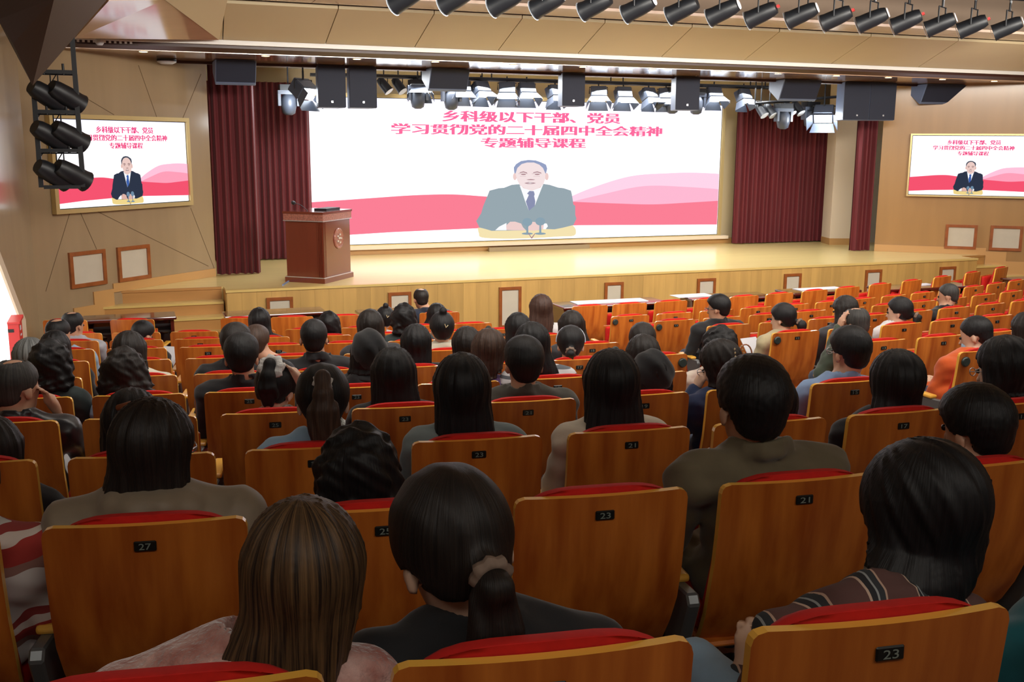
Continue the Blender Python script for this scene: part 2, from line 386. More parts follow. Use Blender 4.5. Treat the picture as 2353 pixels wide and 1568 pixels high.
mb = MB(); mb.tube([(.08, -.05, .95), (.08, -.05, 1.15)], .012); mb.tube([(.08, -.05, 1.05), (.08, 0, 1.05)], .012); mb.build('door_handle', METAL, t)
wallslab('wall_stage_side', (13.9, 17.36), (15.9, 17.3), STG, WTOP, PAINTW)
A = onY(1900, 345, 17.7)
t = MB(); t.box((13.72, 17.6, STG), (13.86, 17.75, A[2])); t.box((13.70, 17.58, A[2]), (13.95, 17.77, A[2]+.1)); tag(t.build('folded_projection_screen_case', mat('white_grey', (196, 204, 206), .4)), 'tall slim white-grey panel standing beside the right red curtain', 'panel')
# ------------------------------------------------------------------ curtains
def curtain(x0, x1, y, z0, z1, label, amp=.045, per=.11, seed=0, name='stage_curtain'):
    rnd_ = random.Random(seed); n = int((x1-x0)/.012); fx = []; ph = 0
    for i in range(n+1):
        ph += 2*math.pi/(per/.012)*rnd_.uniform(.6, 1.5); fx.append(math.sin(ph)+.35*math.sin(ph*.37+1))
    zs = [z0, z0+.5, z0+1.4, z1]
    th = .02
    vs = []; fs = []
    for j, z in enumerate(zs):
        for i in range(n+1):
            x = x0+(x1-x0)*i/n; k = amp*(.75+.25*j/3 if j else 1.0)
            vs.append((x, y+fx[i]*k, z))
    for j in range(len(zs)-1):
        for i in range(n):
            a = j*(n+1)+i; fs.append((a, a+1, a+n+2, a+n+1))
    N = len(vs); vs += [(v[0], v[1]+th, v[2]) for v in vs]; m_ = len(fs)
    fs += [tuple(N+i for i in f[::-1]) for f in fs[:m_]]
    mb = MB(); mb.add(vs, fs, 0, True)
    for i in range(n): mb.add([vs[i], vs[i+1], vs[N+i+1], vs[N+i]], [(0, 3, 2, 1)])
    return tag(mb.build(name, CURT), label, 'curtain')
curtain(1.25, 1.90, 15.95, STG+.01, 4.12, 'dark red velvet stage curtain leg at the front left, beside the left wall screen', seed=1)
curtain(1.35, 3.02, 17.75, STG+.02, 3.98, 'wide dark red velvet curtain behind the lectern, left of the big screen', seed=2)
curtain(11.50, 13.72, 17.8, STG+.02, 3.78, 'wide dark red velvet curtain right of the big screen', seed=3)
curtain(12.93, 13.37, 15.95, STG+.01, 4.12, 'narrow dark red velvet curtain leg at the front right of the stage', seed=4)
# ------------------------------------------------------------------ ceiling
CSF = .927
def cs(Y, z): return (Y*CSF, 3+(z-3)*CSF)
def strip(name, Y0, z0, Y1, z1, m, x0=-2.5, x1=18.3, th=.03, parent=None, up=1, kind='structure', raw=False):
    if not raw: (Y0, z0), (Y1, z1) = cs(Y0, z0), cs(Y1, z1)
    mb = MB(); mb.prism([(Y0, z0), (Y1, z1), (Y1, z1+th*up), (Y0, z0+th*up)], x0, x1, 'x'); o = mb.build(name, m, parent)
    if parent is None: tag(o, kind=kind)
    return o
XL, XR = -2.4, 18.2
ceiling = strip('ceiling', 15.5, 4.18, 18.25, 4.24, STCEIL, XL, XR, .1, raw=True)
strip('ceiling', 15.05, 4.2, 16.6, 4.2, CEILG, XL, XR, .08)
strip('trim_2', 16.6, 4.16, 16.72, 4.16, GROOVE, XL, XR, .2)
strip('trim_3', 14.93, 4.26, 15.05, 4.21, GROOVE, XL, XR, .12)
strip('trim_4', 14.85, 4.30, 14.93, 4.30, GROOVEW, XL, XR, .1)
# big sloping panels with joints: pieces cut by slanting joints
xs = []
for (xa, ya, xb, yb) in [(515, 8, 512, 88), (778, 30, 748, 97), (998, 46, 953, 108), (1200, 58, 1145, 120), (1390, 68, 1328, 128), (1590, 80, 1520, 138), (1790, 92, 1710, 148), (2000, 104, 1910, 158), (2200, 116, 2110, 168)]:
    pa = onY(xa, ya, 13.62*CSF); pb = onY(xb, yb, 14.82*CSF); xs.append((pa[0], pb[0]))
xs = [(XL, XL)]+xs+[(XR, XR)]
for (a0, a1), (b0, b1) in zip(xs, xs[1:]):
    g_ = .006
    mb = MB(); mb.slab([(a0+g_, *cs(13.62, 4.69)), (b0-g_, *cs(13.62, 4.69)), (b1-g_, *cs(14.84, 4.36)), (a1+g_, *cs(14.84, 4.36))][::-1], (0, 0, .04)); mb.build('ceiling_panel', CEILP, ceiling)
strip('trim_5', 13.40, 4.80, 14.86, 4.46, GROOVE, XL, XR, .03)
strip('trim_6', 13.40, 4.74, 13.62, 4.74, GROOVE, XL, XR, .05)
for i in range(9):
    a = XL+i*(XR-XL)/9
    mb = MB(); mb.box((a+.005, *cs(12.72, 4.72)), (a+(XR-XL)/9-.005, *cs(13.42, 4.78))); mb.build('ceiling_panel', CEILG, ceiling)
strip('ceiling', 12.66, 4.72, 12.72, 4.72, CEILG, XL, XR, .9)
strip('wall_light_trough', 12.64, 4.76, 12.66, 4.76, TROUGH, XL, XR, .85)
strip('ceiling', 9.2, 5.5, 12.8, 5.5, TROUGH, XL, XR, .05)
strip('ceiling', 9.6, 4.74, 9.68, 4.74, CEILG, XL, XR, .8)
strip('ceiling', 8.2, 4.72, 9.68, 4.72, CEILG, XL, XR, .03)
strip('ceiling', -2.8, 5.35, 8.2, 4.74, CEILP, XL, XR, .05)
# left facet: fold in the ceiling beside the dark beam
mb = MB(); A = onY(250, 2, 12.9*CSF); B = onY(378, 0, 13.1*CSF); Cc = onY(503, 92, 14.7*CSF); D = onY(172, 88, 14.2*CSF)
mb.slab([A, B, Cc, D], (0, 0, .06)); tag(mb.build('ceiling', CEILG), kind='structure')
A = onY(375, -3, 13.0*CSF); B = onY(523, -2, 13.5*CSF); Cc = onY(503, 92, 14.7*CSF)
mb = MB(); mb.slab([A, B, Cc], (0, 0, .05)); tag(mb.build('ceiling', CEILP), kind='structure')
# dark wedge beam at upper left, nearer the camera
Yb = 9.0
P1 = onY(75, 197, Yb); P2 = onY(247, -2, Yb-.3); P3 = onY(-5, 45, Yb-1.0); P4 = onY(125, -5, Yb-1.2); P5 = onY(30, 100, Yb-.7); P6 = onY(-120, -120, Yb-1.6); P7 = onY(260, -160, Yb-.8)
mb = MB(); U = np.array([0, .25, .12])
mb.add([P1, P2, P7, P6, P3, P5, P4]+[p+U for p in (P1, P2, P7, P6, P3)], [(0, 5, 6, 1), (0, 4, 5), (5, 4, 3, 6), (6, 3, 2, 1), (7, 8, 9, 10, 11), (0, 1, 8, 7), (1, 2, 9, 8), (2, 3, 10, 9), (3, 4, 11, 10), (4, 0, 7, 11)])
tag(mb.build('ceiling', DARKC), kind='structure')
# vent and ceiling disc
t = thing('ceiling_vent', 'slatted white vent in the ceiling edge at the upper left', 'vent', onY(176, 90, 13.82)); 
for i in range(11):
    mb = MB(); mb.box((0, 0, 0), (.028, .03, .09)); mb.build('slat', GROOVEW, t, (.06*i, -.01, -.03))
mb = MB(); mb.box((0, .025, -.05), (.7, .04, .08)); mb.build('backing', GROOVE, t)
def disc(label, loc, r, h, m, name, cat, m2=None):
    t = thing(name, label, cat, loc)
    mb = MB(); mb.lathe([(r, 0), (r, h*.5)], 20); mb.build('base', m2 or m, t)
    mb = MB(); mb.lathe([(r*.6, -h*.6), (r*.97, -h*.2), (r*.97, 0)], 20); mb.build('disc_cover', m, t); return t
disc('round white ceiling lamp above the left wall screen', onY(383, 141, 15.1), .13, .06, PAPER, 'ceiling_lamp', 'ceiling lamp', BLACKM)
disc('small white camera dome in the vent at upper left', onY(229, 97, 13.78), .05, .06, PAPER, 'camera_dome', 'camera')
# downlights in the soffit
for i, x in enumerate([330, 610, 820, 1000, 1180, 1340, 1500, 1650, 1790, 1925, 2045, 2170, 2290]):
    zc = cs(1, 4.2)[1]; X = onY(x, 130, 14.1)[0]
    t = thing('downlight', 'small warm downlight in the glossy soffit, %s from the left' % ('first second third fourth fifth sixth seventh eighth ninth tenth eleventh twelfth thirteenth'.split()[i]), 'downlight', (X, 14.1, zc), 0, 'downlights in the soffit')
    mb = MB(); mb.lathe([(.05, -.006), (.05, 0)], 16); mb.build('lens', GLOWW, t)
    mb = MB(); mb.lathe([(.065, -.004), (.07, -.002), (.065, .0)], 16); mb.build('rim', SILV, t)
# ------------------------------------------------------------------ screens
W_OUT = [(715, 228)]
SX0, SX1, SZ0, SZ1, SY = 3.045, 11.285, 1.203, 3.781, 18.05
def uv(x, y):
    p = onY(x, y, SY); return ((p[0]-SX0)/(SX1-SX0), (p[2]-SZ0)/(SZ1-SZ0))
def smoothc(pts, n=6):
    out = []; P = [pts[0]]+pts+[pts[-1]]
    for i in range(1, len(P)-2):
        p0, p1, p2, p3 = map(np.array, P[i-1:i+3])
        for k in range(n):
            t = k/n; out.append(tuple(.5*((2*p1)+(-p0+p2)*t+(2*p0-5*p1+4*p2-p3)*t*t+(-p0+3*p1-3*p2+p3)*t**3)))
    out.append(tuple(pts[-1])); return out
def fit_text(body, bold=0):
    cu = bpy.data.curves.new('caption', 'FONT'); cu.body = body; cu.offset = .006; cu.resolution_u = 3
    o = bpy.data.objects.new('caption_tmp', cu); COL.objects.link(o); dg = bpy.context.evaluated_depsgraph_get(); dg.update()
    me = bpy.data.meshes.new_from_object(o.evaluated_get(dg)); bpy.data.objects.remove(o)
    n = len(me.vertices); a = np.zeros(n*3); me.vertices.foreach_get('co', a); a = a.reshape(-1, 3)
    mn, mx = a.min(0), a.max(0); b = np.zeros_like(a); b[:, :2] = (a[:, :2]-mn[:2])/(mx[:2]-mn[:2])
    fs = [tuple(p.vertices) for p in me.polygons]; bpy.data.meshes.remove(me)
    if bold:
        w_ = bold/(mx[0]-mn[0]); N = len(b); b = np.concatenate([b*[1-2*w_, 1, 1]+[w_*(1+q), 0, 0] for q in (-1, 0, 1)]); fs = [tuple(i+N*q for i in f) for q in range(3) for f in fs]
    return b, fs
TEXTS = [(fit_text('乡科级以下干部、党员', .045), (1016, 282, 1427, 257)), (fit_text('学习贯彻党的二十届四中全会精神', .045), (899, 311, 1523, 287)), (fit_text('专题辅导课程', .045), (1105, 340, 1347, 317))]
def px2(x, y):  # photo zoom picture coordinates of the speaker (region 1060..1360 x 340..560, factor 7.1267)
    return (1060+x/7.1267, 340+y/7.1267)
Z = lambda L: [px2(*p) for p in L]
def ell(cx, cy, rx, ry, n=20): return [(cx+rx*math.cos(2*math.pi*i/n), cy+ry*math.sin(2*math.pi*i/n)) for i in range(n)]
LAY = []
LAY.append(('pale_pink_hill', 'lp', smoothc([(1290, 462), (1360, 432), (1450, 405), (1540, 398), (1600, 397), (1664, 400)])+[(1664, 475), (1290, 480)]))
LAY.append(('mid_pink_hill', 'mp', smoothc([(1290, 470), (1380, 448), (1480, 428), (1580, 430), (1664, 436)])+[(1664, 480), (1290, 482)]))
LAY.append(('red_wave', 'rd', smoothc([(700, 466), (760, 462), (860, 455), (950, 449), (1040, 447), (1120, 452), (1220, 458), (1320, 464), (1420, 468), (1500, 470), (1580, 466), (1664, 461)])+[(1664, 516), (1330, 518), (1100, 525), (900, 534), (700, 546)]))
LAY.append(('table_top', 'tb', smoothc(Z([(270, 1310), (290, 1400), (340, 1470), (700, 1490), (1180, 1480), (1600, 1455), (1850, 1440), (1880, 1340), (1830, 1270)]), 4)))
LAY.append(('suit', 'su', Z([(465, 700), (620, 660), (700, 655), (830, 605), (940, 595), (1350, 590), (1450, 605), (1590, 650), (1680, 660), (1800, 700), (1815, 760), (1840, 930), (1870, 950), (1870, 1100), (1890, 1160), (1840, 1265), (1660, 1310), (1530, 1335), (1360, 1330), (1250, 1350), (500, 1360), (400, 1330), (300, 1305), (248, 1200), (330, 1070), (360, 960), (430, 790)])))
LAY.append(('shirt', 'wh', Z([(960, 620), (1345, 600), (1320, 660), (1210, 940), (1110, 1030), (1050, 880), (1010, 760)])))
LAY.append(('neck', 'sk2', Z([(955, 590), (1350, 580), (1300, 650), (1160, 700), (1020, 660)])))
LAY.append(('tie', 'ti', Z([(1120, 705), (1190, 710), (1205, 760), (1195, 790), (1215, 880), (1205, 950), (1110, 1030), (1060, 880), (1110, 770), (1080, 750)])))
LAY.append(('ear', 'sk2', Z(ell(880, 470, 32, 60)))); LAY.append(('ear', 'sk2', Z(ell(1402, 470, 32, 60))))
LAY.append(('hair', 'ha', Z([(868, 400), (862, 320), (900, 265), (980, 215), (1100, 197), (1220, 205), (1320, 240), (1390, 275), (1410, 340), (1390, 420), (1340, 420), (880, 420)])))
LAY.append(('face', 'sk', Z([(890, 420), (920, 330), (990, 265), (1080, 240), (1190, 240), (1280, 275), (1340, 330), (1380, 420), (1375, 520), (1345, 600), (1270, 655), (1160, 697), (1050, 665), (960, 610), (915, 530)])))
for s, (x0, x1) in enumerate([(960, 1080), (1180, 1310)]):
    LAY.append(('eyebrow', 'br', Z([(x0, 400), ((x0+x1)/2, 385), (x1, 405), (x1, 418), ((x0+x1)/2, 402), (x0, 412)])))
    LAY.append(('eye', 'br', Z(ell((x0+x1)/2, 436, 42, 9, 12))))
    LAY.append(('glasses_rim', 'br', Z([(x0-25, 420), (x1+8, 420), (x1+8, 424), (x0-25, 424)]))); LAY.append(('glasses_rim', 'br', Z([(x0, 462), (x1-20, 464), (x1-20, 467), (x0, 465)])))
LAY.append(('nose_shadow', 'br', Z([(1065, 520), (1140, 512), (1215, 520), (1180, 528), (1100, 528)])))
LAY.append(('mouth', 'br', Z([(1030, 578), (1100, 560), (1170, 565), (1225, 578), (1160, 592), (1090, 592)])))
LAY.append(('teeth', 'wh', Z([(1065, 575), (1120, 568), (1185, 574), (1130, 582)])))
LAY.append(('shirt_cuff', 'wh', Z([(555, 1350), (620, 1290), (740, 1230), (740, 1350)]))); LAY.append(('shirt_cuff', 'wh', Z([(1330, 1330), (1350, 1235), (1400, 1240), (1418, 1285), (1380, 1335)])))
LAY.append(('hand', 'sk2', Z([(735, 1270), (800, 1210), (880, 1208), (980, 1240), (1010, 1300), (1060, 1350), (860, 1350), (740, 1345)]))); LAY.append(('hand', 'sk2', Z([(1100, 1290), (1160, 1210), (1260, 1220), (1350, 1270), (1340, 1330), (1200, 1355), (1060, 1350)])))
for cx, cy in ((1080, 1215), (1292, 1205)):
    LAY.append(('microphone_stem', 'mc', Z([(cx-14, cy+60), (cx+14, cy+60), (cx+18, 1400), (cx-18, 1400)])))
    LAY.append(('microphone_base', 'mc', Z(ell(cx, 1405, 92, 18)))); LAY.append(('microphone_head', 'mc', Z(ell(cx, cy, 82, 66))))
LAY.append(('cable', 'br', Z([(1100, 1395), (1150, 1465), (1200, 1400), (1210, 1404), (1156, 1488), (1148, 1488), (1090, 1398)])))
PALB = dict(lp=(255, 214, 236), mp=(255, 186, 212), rd=(252, 128, 150), tb=(246, 228, 178), su=(152, 168, 176), wh=(252, 253, 255), sk=(246, 228, 228), sk2=(240, 208, 204), ti=(140, 146, 178), ha=(150, 162, 196), br=(170, 132, 140), mc=(140, 164, 178), tx=(255, 110, 160))
PALS = dict(lp=(255, 196, 220), mp=(255, 160, 185), rd=(246, 84, 112), tb=(240, 214, 140), su=(46, 54, 72), wh=(248, 250, 255), sk=(236, 204, 196), sk2=(222, 180, 168), ti=(60, 96, 170), ha=(72, 78, 92), br=(120, 84, 84), mc=(110, 140, 165), tx=(240, 70, 130))
def tri(poly):
    from mathutils.geometry import tessellate_polygon
    return [tuple(t) for t in tessellate_polygon([[Vector((p[0], p[1], 0)) for p in poly]])]
def build_screen(name, label, org, rz, Wd, Ht, pal, pn, frame_m=GOLD, fw=.05, wstr=1.5, grad=True):
    t = thing(name, label, 'screen', org, rz)
    mats = {k: emit(pn+'_'+k, c, 1.0) for k, c in pal.items()}
    mb = MB(); mb.box((0, .0, 0), (Wd, .05, Ht)); mb.build('screen_casing', BLACKM, t)
    me = emit(pn+'_background', (255, 255, 255), wstr); nt = me.node_tree
    tc = nt.nodes.new('ShaderNodeTexCoord'); sx = nt.nodes.new('ShaderNodeSeparateXYZ'); nt.links.new(tc.outputs['Generated'], sx.inputs[0])
    rp = nt.nodes.new('ShaderNodeValToRGB'); e = rp.color_ramp.elements; e[0].position = 0; e[0].color = lin((255, 255, 255)); e[1].position = 1; e[1].color = lin((226, 224, 246))
    m1 = e.new(.32); m1.color = lin((252, 238, 246)); m2 = e.new(.75); m2.color = (1, 1, 1, 1)
    nt.links.new(sx.outputs[2], rp.inputs[0]); em = [q for q in nt.nodes if q.type == 'EMISSION'][0]; nt.links.new(rp.outputs[0], em.inputs[0])
    mb = MB(); mb.box((.01, -.004, .01), (Wd-.01, -.001, Ht-.01)); mb.build('screen_panel', me, t)
    for i, (nm, c, poly) in enumerate(LAY):
        q = [uv(*p) for p in poly]
        q = [(min(max(a, .002), .998)*Wd, min(max(b, .004), .998)*Ht) for a, b in q]
        mb = MB(); y = -.006-.0006*i; mb.add([(a, y, b) for a, b in q], tri(q)); mb.build('picture_'+nm, mats[c], t)
    for (vs, fs), (x0, y0, x1, y1) in TEXTS:
        a = uv(x0, y0); b = uv(x1, y1)
        a = (a[0], uv((x0+x1)/2, y0)[1]); b = (b[0], uv((x0+x1)/2, y1)[1])
        mb = MB(); mb.add([((a[0]+(b[0]-a[0])*v[0])*Wd, -.01, (a[1]+(b[1]-a[1])*v[1])*Ht) for v in vs], fs); mb.build('caption_text', mats['tx'], t)
    if fw:
        fr = MB()
        for bx in ((-fw, -fw, 0, Ht+fw), (Wd, -fw, Wd+fw, Ht+fw), (0, -fw, Wd, 0), (0, Ht, Wd, Ht+fw)): fr.box((bx[0], -.03, bx[1]), (bx[2], .05, bx[3]))
        fr.build('screen_frame', frame_m, t)
    return t
build_screen('big_screen', 'huge white and red display screen filling the back of the stage', (SX0, SY+.02, SZ0), 0, SX1-SX0, SZ1-SZ0, PALB, 'big', GOLD, .07, 1.7)
P_, Q_ = LC, (1.22, 15.838)
A = onp(127, 478, P_, Q_); B = onp(428, 466, P_, Q_); T = onp(418, 284, P_, Q_)
wd = np.linalg.norm((B-A)[:2]); rz = math.atan2(B[1]-A[1], B[0]-A[0])
build_screen('wall_screen', 'smaller screen with brass frame on the left splayed wall, behind the hanging lamp rack', (A[0]+n[0]*.055, A[1]+n[1]*.055, (A[2]+B[2])/2), rz, wd, T[2]-B[2], PALS, 'side', GOLD, .055, 1.5)
P_, Q_ = (13.40, 15.853), RC
A = onp(2086, 447, P_, Q_); T = onp(2091, 311, P_, Q_); Mn = onp(2229, 440, P_, Q_)
wd = np.linalg.norm((Mn-A)[:2])/.515; dd = (Mn-A)[:2]/np.linalg.norm((Mn-A)[:2]); rz = math.atan2(dd[1], dd[0])
build_screen('wall_screen', 'smaller screen on the right wall, cut by the edge of the photo', (A[0]+nr_[0]*.055, A[1]+nr_[1]*.055, A[2]), rz, wd, T[2]-A[2], PALS, 'side', GOLD, .03, 1.5)
# ------------------------------------------------------------------ lectern
pc = onz(745, 652, STG); ang = math.atan2(.72, .55)
t = thing('lectern', 'dark red wooden lectern with round carved emblem, at the front left of the stage', 'lectern', (2.60, 14.50, STG), math.radians(50))
WL, DL = .80, .60   # local x = front face direction, local y = away
HL = onY(745, 488, 14.5)[2]-STG
mb = MB(); mb.box((.06, 0, .07), (WL, DL, HL-.13)); mb.build('cabinet', PODW, t)
for i in range(4):
    mb = MB(); mb.box((-.0+.022*i-.0, -.012+.0*i, .07), (.012+.022*i, .0, HL-.13)); mb.build('corner_rib', PODW, t)
    mb = MB(); mb.box((-.012, .0+.022*i, .07), (.0, .012+.022*i, HL-.13)); mb.build('corner_rib', PODW, t)
mb = MB(); mb.box((0, 0.001, .07), (.06, DL, HL-.13)); mb.build('corner_post', PODW, t)
mb = MB(); mb.box((-.03, -.03, 0), (WL+.03, DL+.02, .07)); mb.build('plinth', PODW, t)
mb = MB(); mb.box((-.02, -.02, .07), (WL+.02, DL+.02, .082)); mb.build('plinth_trim', SILV, t)
mb = MB(); mb.box((-.02, -.02, HL-.13), (WL+.02, DL+.02, HL-.03)); mb.build('carved_band', PODC, t)
mb = MB(); mb.box((-.025, -.025, HL-.137), (WL+.025, DL+.025, HL-.125)); mb.build('band_trim', SILV, t)
mb = MB(); mb.box((-.03, -.03, HL-.03), (WL+.03, DL+.03, HL)); mb.build('top_board', PODW, t)
mb = MB(); mb.box((.3, .1, HL), (.7, .3, HL+.03)); mb.build('reading_rest', BLACKM, t)
E4 = Matrix.Translation((WL*.56, -.001, HL*.60))@Matrix.Rotation(math.radians(90), 4, 'X')@Matrix.Diagonal((1, 1.12, 1, 1))
mb = MB(); mb.lathe([(.135, 0), (.135, .012), (.12, .022), (.11, .012), (.10, .012)], 32, 0, E4); em = mb.build('emblem', PODC, t)
mb = MB()
for i in range(5):
    a = 2*math.pi*i/5; x = WL*.56+.055*math.cos(a); z = HL*.6+.06*math.sin(a); mb.box((x-.02, -.024, z-.012), (x+.02, -.01, z+.012))
mb.box((WL*.56-.03, -.026, HL*.6-.008), (WL*.56+.03, -.01, HL*.6+.02)); mb.build('emblem_relief', SILV, em)
mb = MB(); mb.tube([(.2, .35, HL), (.12, .4, HL+.08), (.02, .45, HL+.12)], .005); mb.lathe([(.012, 0), (.028, .02), (.028, .05), (.012, .07)], 12, 0, Matrix.Translation((.02, .45, HL+.11))@Matrix.Rotation(-1.2, 4, 'Y')); mb.build('microphone', BLACKM, t)
p = onz(660, 640, STG); q = onz(650, 657, STG); 
mb = MB(); mb.tube([tuple(p+[0, 0, .01]), tuple((p+q)/2+[.05, 0, .01]), tuple(q+[0, 0, .01])], .012); tag(mb.build('cable', mat('cable_blue_grey', (120, 140, 180), .4)), 'short blue-grey cable lying on the stage beside the lectern', 'cable')
# ------------------------------------------------------------------ desks before the front row
def desk(xa, ya, xb, yb, label, z=.80, Y=None, dep=.5, group='long desks in front of the front row'):
    A = onY(xa, ya, Y) if Y else onz(xa, ya, z); B = onY(xb, yb, Y) if Y else onz(xb, yb, z)
    if Y: z = (A[2]+B[2])/2
    wd = B[0]-A[0]; rz = math.atan2(B[1]-A[1], wd)*.6
    t = thing('long_desk', label, 'desk', ((A[0]), A[1]-dep*.0, ZF[0]), rz, group)
    h = z-ZF[0]
    me = MB(); me.box((0, -dep, h-.04), (wd, 0, h)); bm_ = me.mesh('desk_top', DESKW); bevel_mesh(bm_, .012, 2); inst('desk_top', bm_, t)
    for x in (0.03, wd-.07): m_ = MB(); m_.box((x, -dep+.06, 0), (x+.04, -.03, h-.04)); m_.build('side_panel', DESKW, t)
    m_ = MB(); m_.box((.07, -.06, .08), (wd-.07, -.04, h-.04)); m_.build('front_panel', DESKW, t)
    m_ = MB(); m_.box((.07, -dep+.12, h-.2), (wd-.07, -.06, h-.18)); m_.build('shelf', DESKI, t)
    return t, h
desk(190, 722, 402, 719, 'dark red desk in front of the leftmost front seats, below the stairs', Y=13.28, dep=.42)
desk(508, 712, 737, 708, 'dark red glossy desk in front of the second pair of front seats, near the lectern', Y=13.6, dep=.45)
desk(815, 711, 1000, 704, 'dark red glossy desk before the man in black at the front', Y=13.5, dep=.45)
d4 = desk(1262, 695, 1495, 682, 'dark glossy desk with pale shining top, right of the woman with long auburn hair', z=.80, dep=.5)
d5 = desk(1557, 677, 1748, 672, 'dark red glossy desk in front of the man in the black jacket', z=.80, dep=.5)
d6 = desk(1780, 665, 1933, 657, 'dark glossy desk with papers, third from the right', z=.80, dep=.5)
d7 = desk(1990, 657, 2195, 648, 'long dark glossy desk second from the right', z=.80, dep=.5)
d8 = desk(2298, 638, 2400, 633, 'dark red desk cut by the right edge of the photo', z=.80, dep=.5)
def paper(x, y, z, w_, d_, a, label):
    P = onz(x, y, z); mb = MB(); mb.box((-w_/2, -d_/2, 0), (w_/2, d_/2, .006)); tag(mb.build('paper_sheet', PAPER, None, (P[0], P[1], z+.001), (0, 0, a)), label, 'paper', 'papers on the desks')
paper(1590, 680, .80, .6, .28, .02, 'wide pale sheet lying on the desk before the man in black jacket')
paper(1400, 693, .80, 1.1, .28, -.03, 'long pale paper runner on the desk right of the auburn-haired woman')
paper(1880, 664, .80, .8, .22, 0, 'pale sheets on the third desk from the right')
paper(2110, 655, .80, .5, .2, 0, 'pale sheet on the second desk from the right')
# ------------------------------------------------------------------ loudspeakers hung at the soffit edge
def speaker(px, label, Y=15.25, rz=0, dep=.38, wedge=False, double=False):
    x0, y0, x1, y1 = px
    A = onY(x0, y1, Y); B = onY(x1, y1, Y); T = onY((x0+x1)/2, y0, Y)
    wd = B[0]-A[0]; H = 4.105-A[2]
    t = thing('loudspeaker', label, 'loudspeaker', (A[0], Y, A[2]), rz, 'loudspeakers over the stage edge')
    mb = MB()
    if wedge: mb.prism([(0, 0), (.04, -.03), (dep, H*.5), (dep, H), (-.16, H)], 0, wd, 'x')
    else: mb.prism([(0.012, 0), (wd-.012, 0), (wd-.05, dep), (.05, dep)], 0, H, 'z')
    me = mb.mesh('cabinet', SPKS); bevel_mesh(me, .01, 1); inst('cabinet', me, t)
    g = MB()
    if wedge: g.slab([(.01, -.012, .012), (wd-.01, -.012, .012), (wd-.01, -.168, H-.02), (.01, -.168, H-.02)], (0, .01, 0)); g.build('grille', SPKG, t)
    else:
        if double: g.box((.012, -.012, .01), (wd/2-.005, .01, H-.01)); g.box((wd/2+.005, -.012, .01), (wd-.012, .01, H-.01))
        else: g.box((.012, -.012, .01), (wd-.012, .01, H-.01))
        g.build('grille', SPKG, t)
        for cx in ([wd*.27, wd*.77] if double else [wd*.5]):
            b = MB(); b.box((cx-.015, -.016, .07), (cx+.015, -.012, .10)); b.build('badge', SILV, t)
    s = MB()
    for x in (wd*.2, wd*.8): s.tube([(x, dep*.6, H-.02), (x, dep*.6, H+.06)], .012)
    s.build('hanging_bracket', BLACKM, t)
    return t
speaker((495, 131, 588, 190), 'grey wedge monitor speaker above the left curtain', 15.0, wedge=True)
speaker((730, 143, 797, 247), 'tall black loudspeaker, left one of the close pair above the lectern')
speaker((803, 148, 868, 248), 'tall black loudspeaker, right one of the close pair above the lectern')
speaker((985, 155, 1073, 205), 'grey wedge monitor speaker above the left part of the big screen', wedge=True)
speaker((1290, 165, 1342, 244), 'single black loudspeaker above the middle of the big screen', rz=-.12)
speaker((1550, 177, 1602, 253), 'single black loudspeaker above the right end of the screen text', rz=-.2)
speaker((1790, 185, 1870, 228), 'grey wedge monitor speaker above the right red curtain', wedge=True, rz=-.1)
speaker((1935, 190, 2040, 276), 'wide double black loudspeaker above the narrow right curtain leg', rz=-.2, double=True)
speaker((2115, 196, 2195, 236), 'grey wedge monitor speaker above the right wall screen', wedge=True, rz=-.15)
# ------------------------------------------------------------------ PAR cans in the ceiling trough
def can_mesh(s=1.0):
    b = MB(); b.lathe([(.06*s, -.14*s), (.075*s, -.10*s), (.085*s, 0), (.088*s, .12*s), (.095*s, .16*s)], 16)
    y = MB(); y.tube([(-.105*s, 0, 0), (-.105*s, 0, .17*s), (.105*s, 0, .17*s), (.105*s, 0, 0)], .009*s, 6, smooth=False); y.tube([(0, 0, .17*s), (0, 0, .26*s)], .012*s, 6)
    r = MB(); r.lathe([(.088*s, .161*s), (.06*s, .166*s), (.02*s, .168*s)], 16)
    return b.mesh('can_body', BLACKM), y.mesh('yoke', BLACKM), r
cb, cyk, _ = can_mesh(1.2)
redm = mat('red_switch', (200, 40, 40), .5)
bkw = MB(); bkw.lathe([(.06, -.19), (.066, -.18)], 16); back_w = bkw.mesh('rear_cap', PAPER)
bkr = MB(); bkr.box((-.03, -.015, -.21), (.03, .015, -.18)); back_r = bkr.mesh('red_connector', redm)
fl = MB(); fl.lathe([(.12, .21), (.06, .214), (.01, .216)], 16); can_lens = fl.mesh('lens', LENS)
cans = [(938, -8), (1052, -6), (1165, 0), (1262, 5), (1372, 10), (1471, 16), (1572, 20), (1665, 25), (1753, 31), (1845, 32), (1925, 39), (2007, 43), (2086, 47), (2163, 54), (2237, 58), (2317, 62)]
TY = 11.0
trs = MB(); trs.tube([(0, TY, 4.95), (17.5, TY, 4.95)], .03, 10); tag(trs.build('lamp_rail', BLACKM), 'black rail in the ceiling trough carrying the row of spotlights', 'rail')
ordw = 'first second third fourth fifth sixth seventh eighth ninth tenth eleventh twelfth thirteenth fourteenth fifteenth sixteenth'.split()
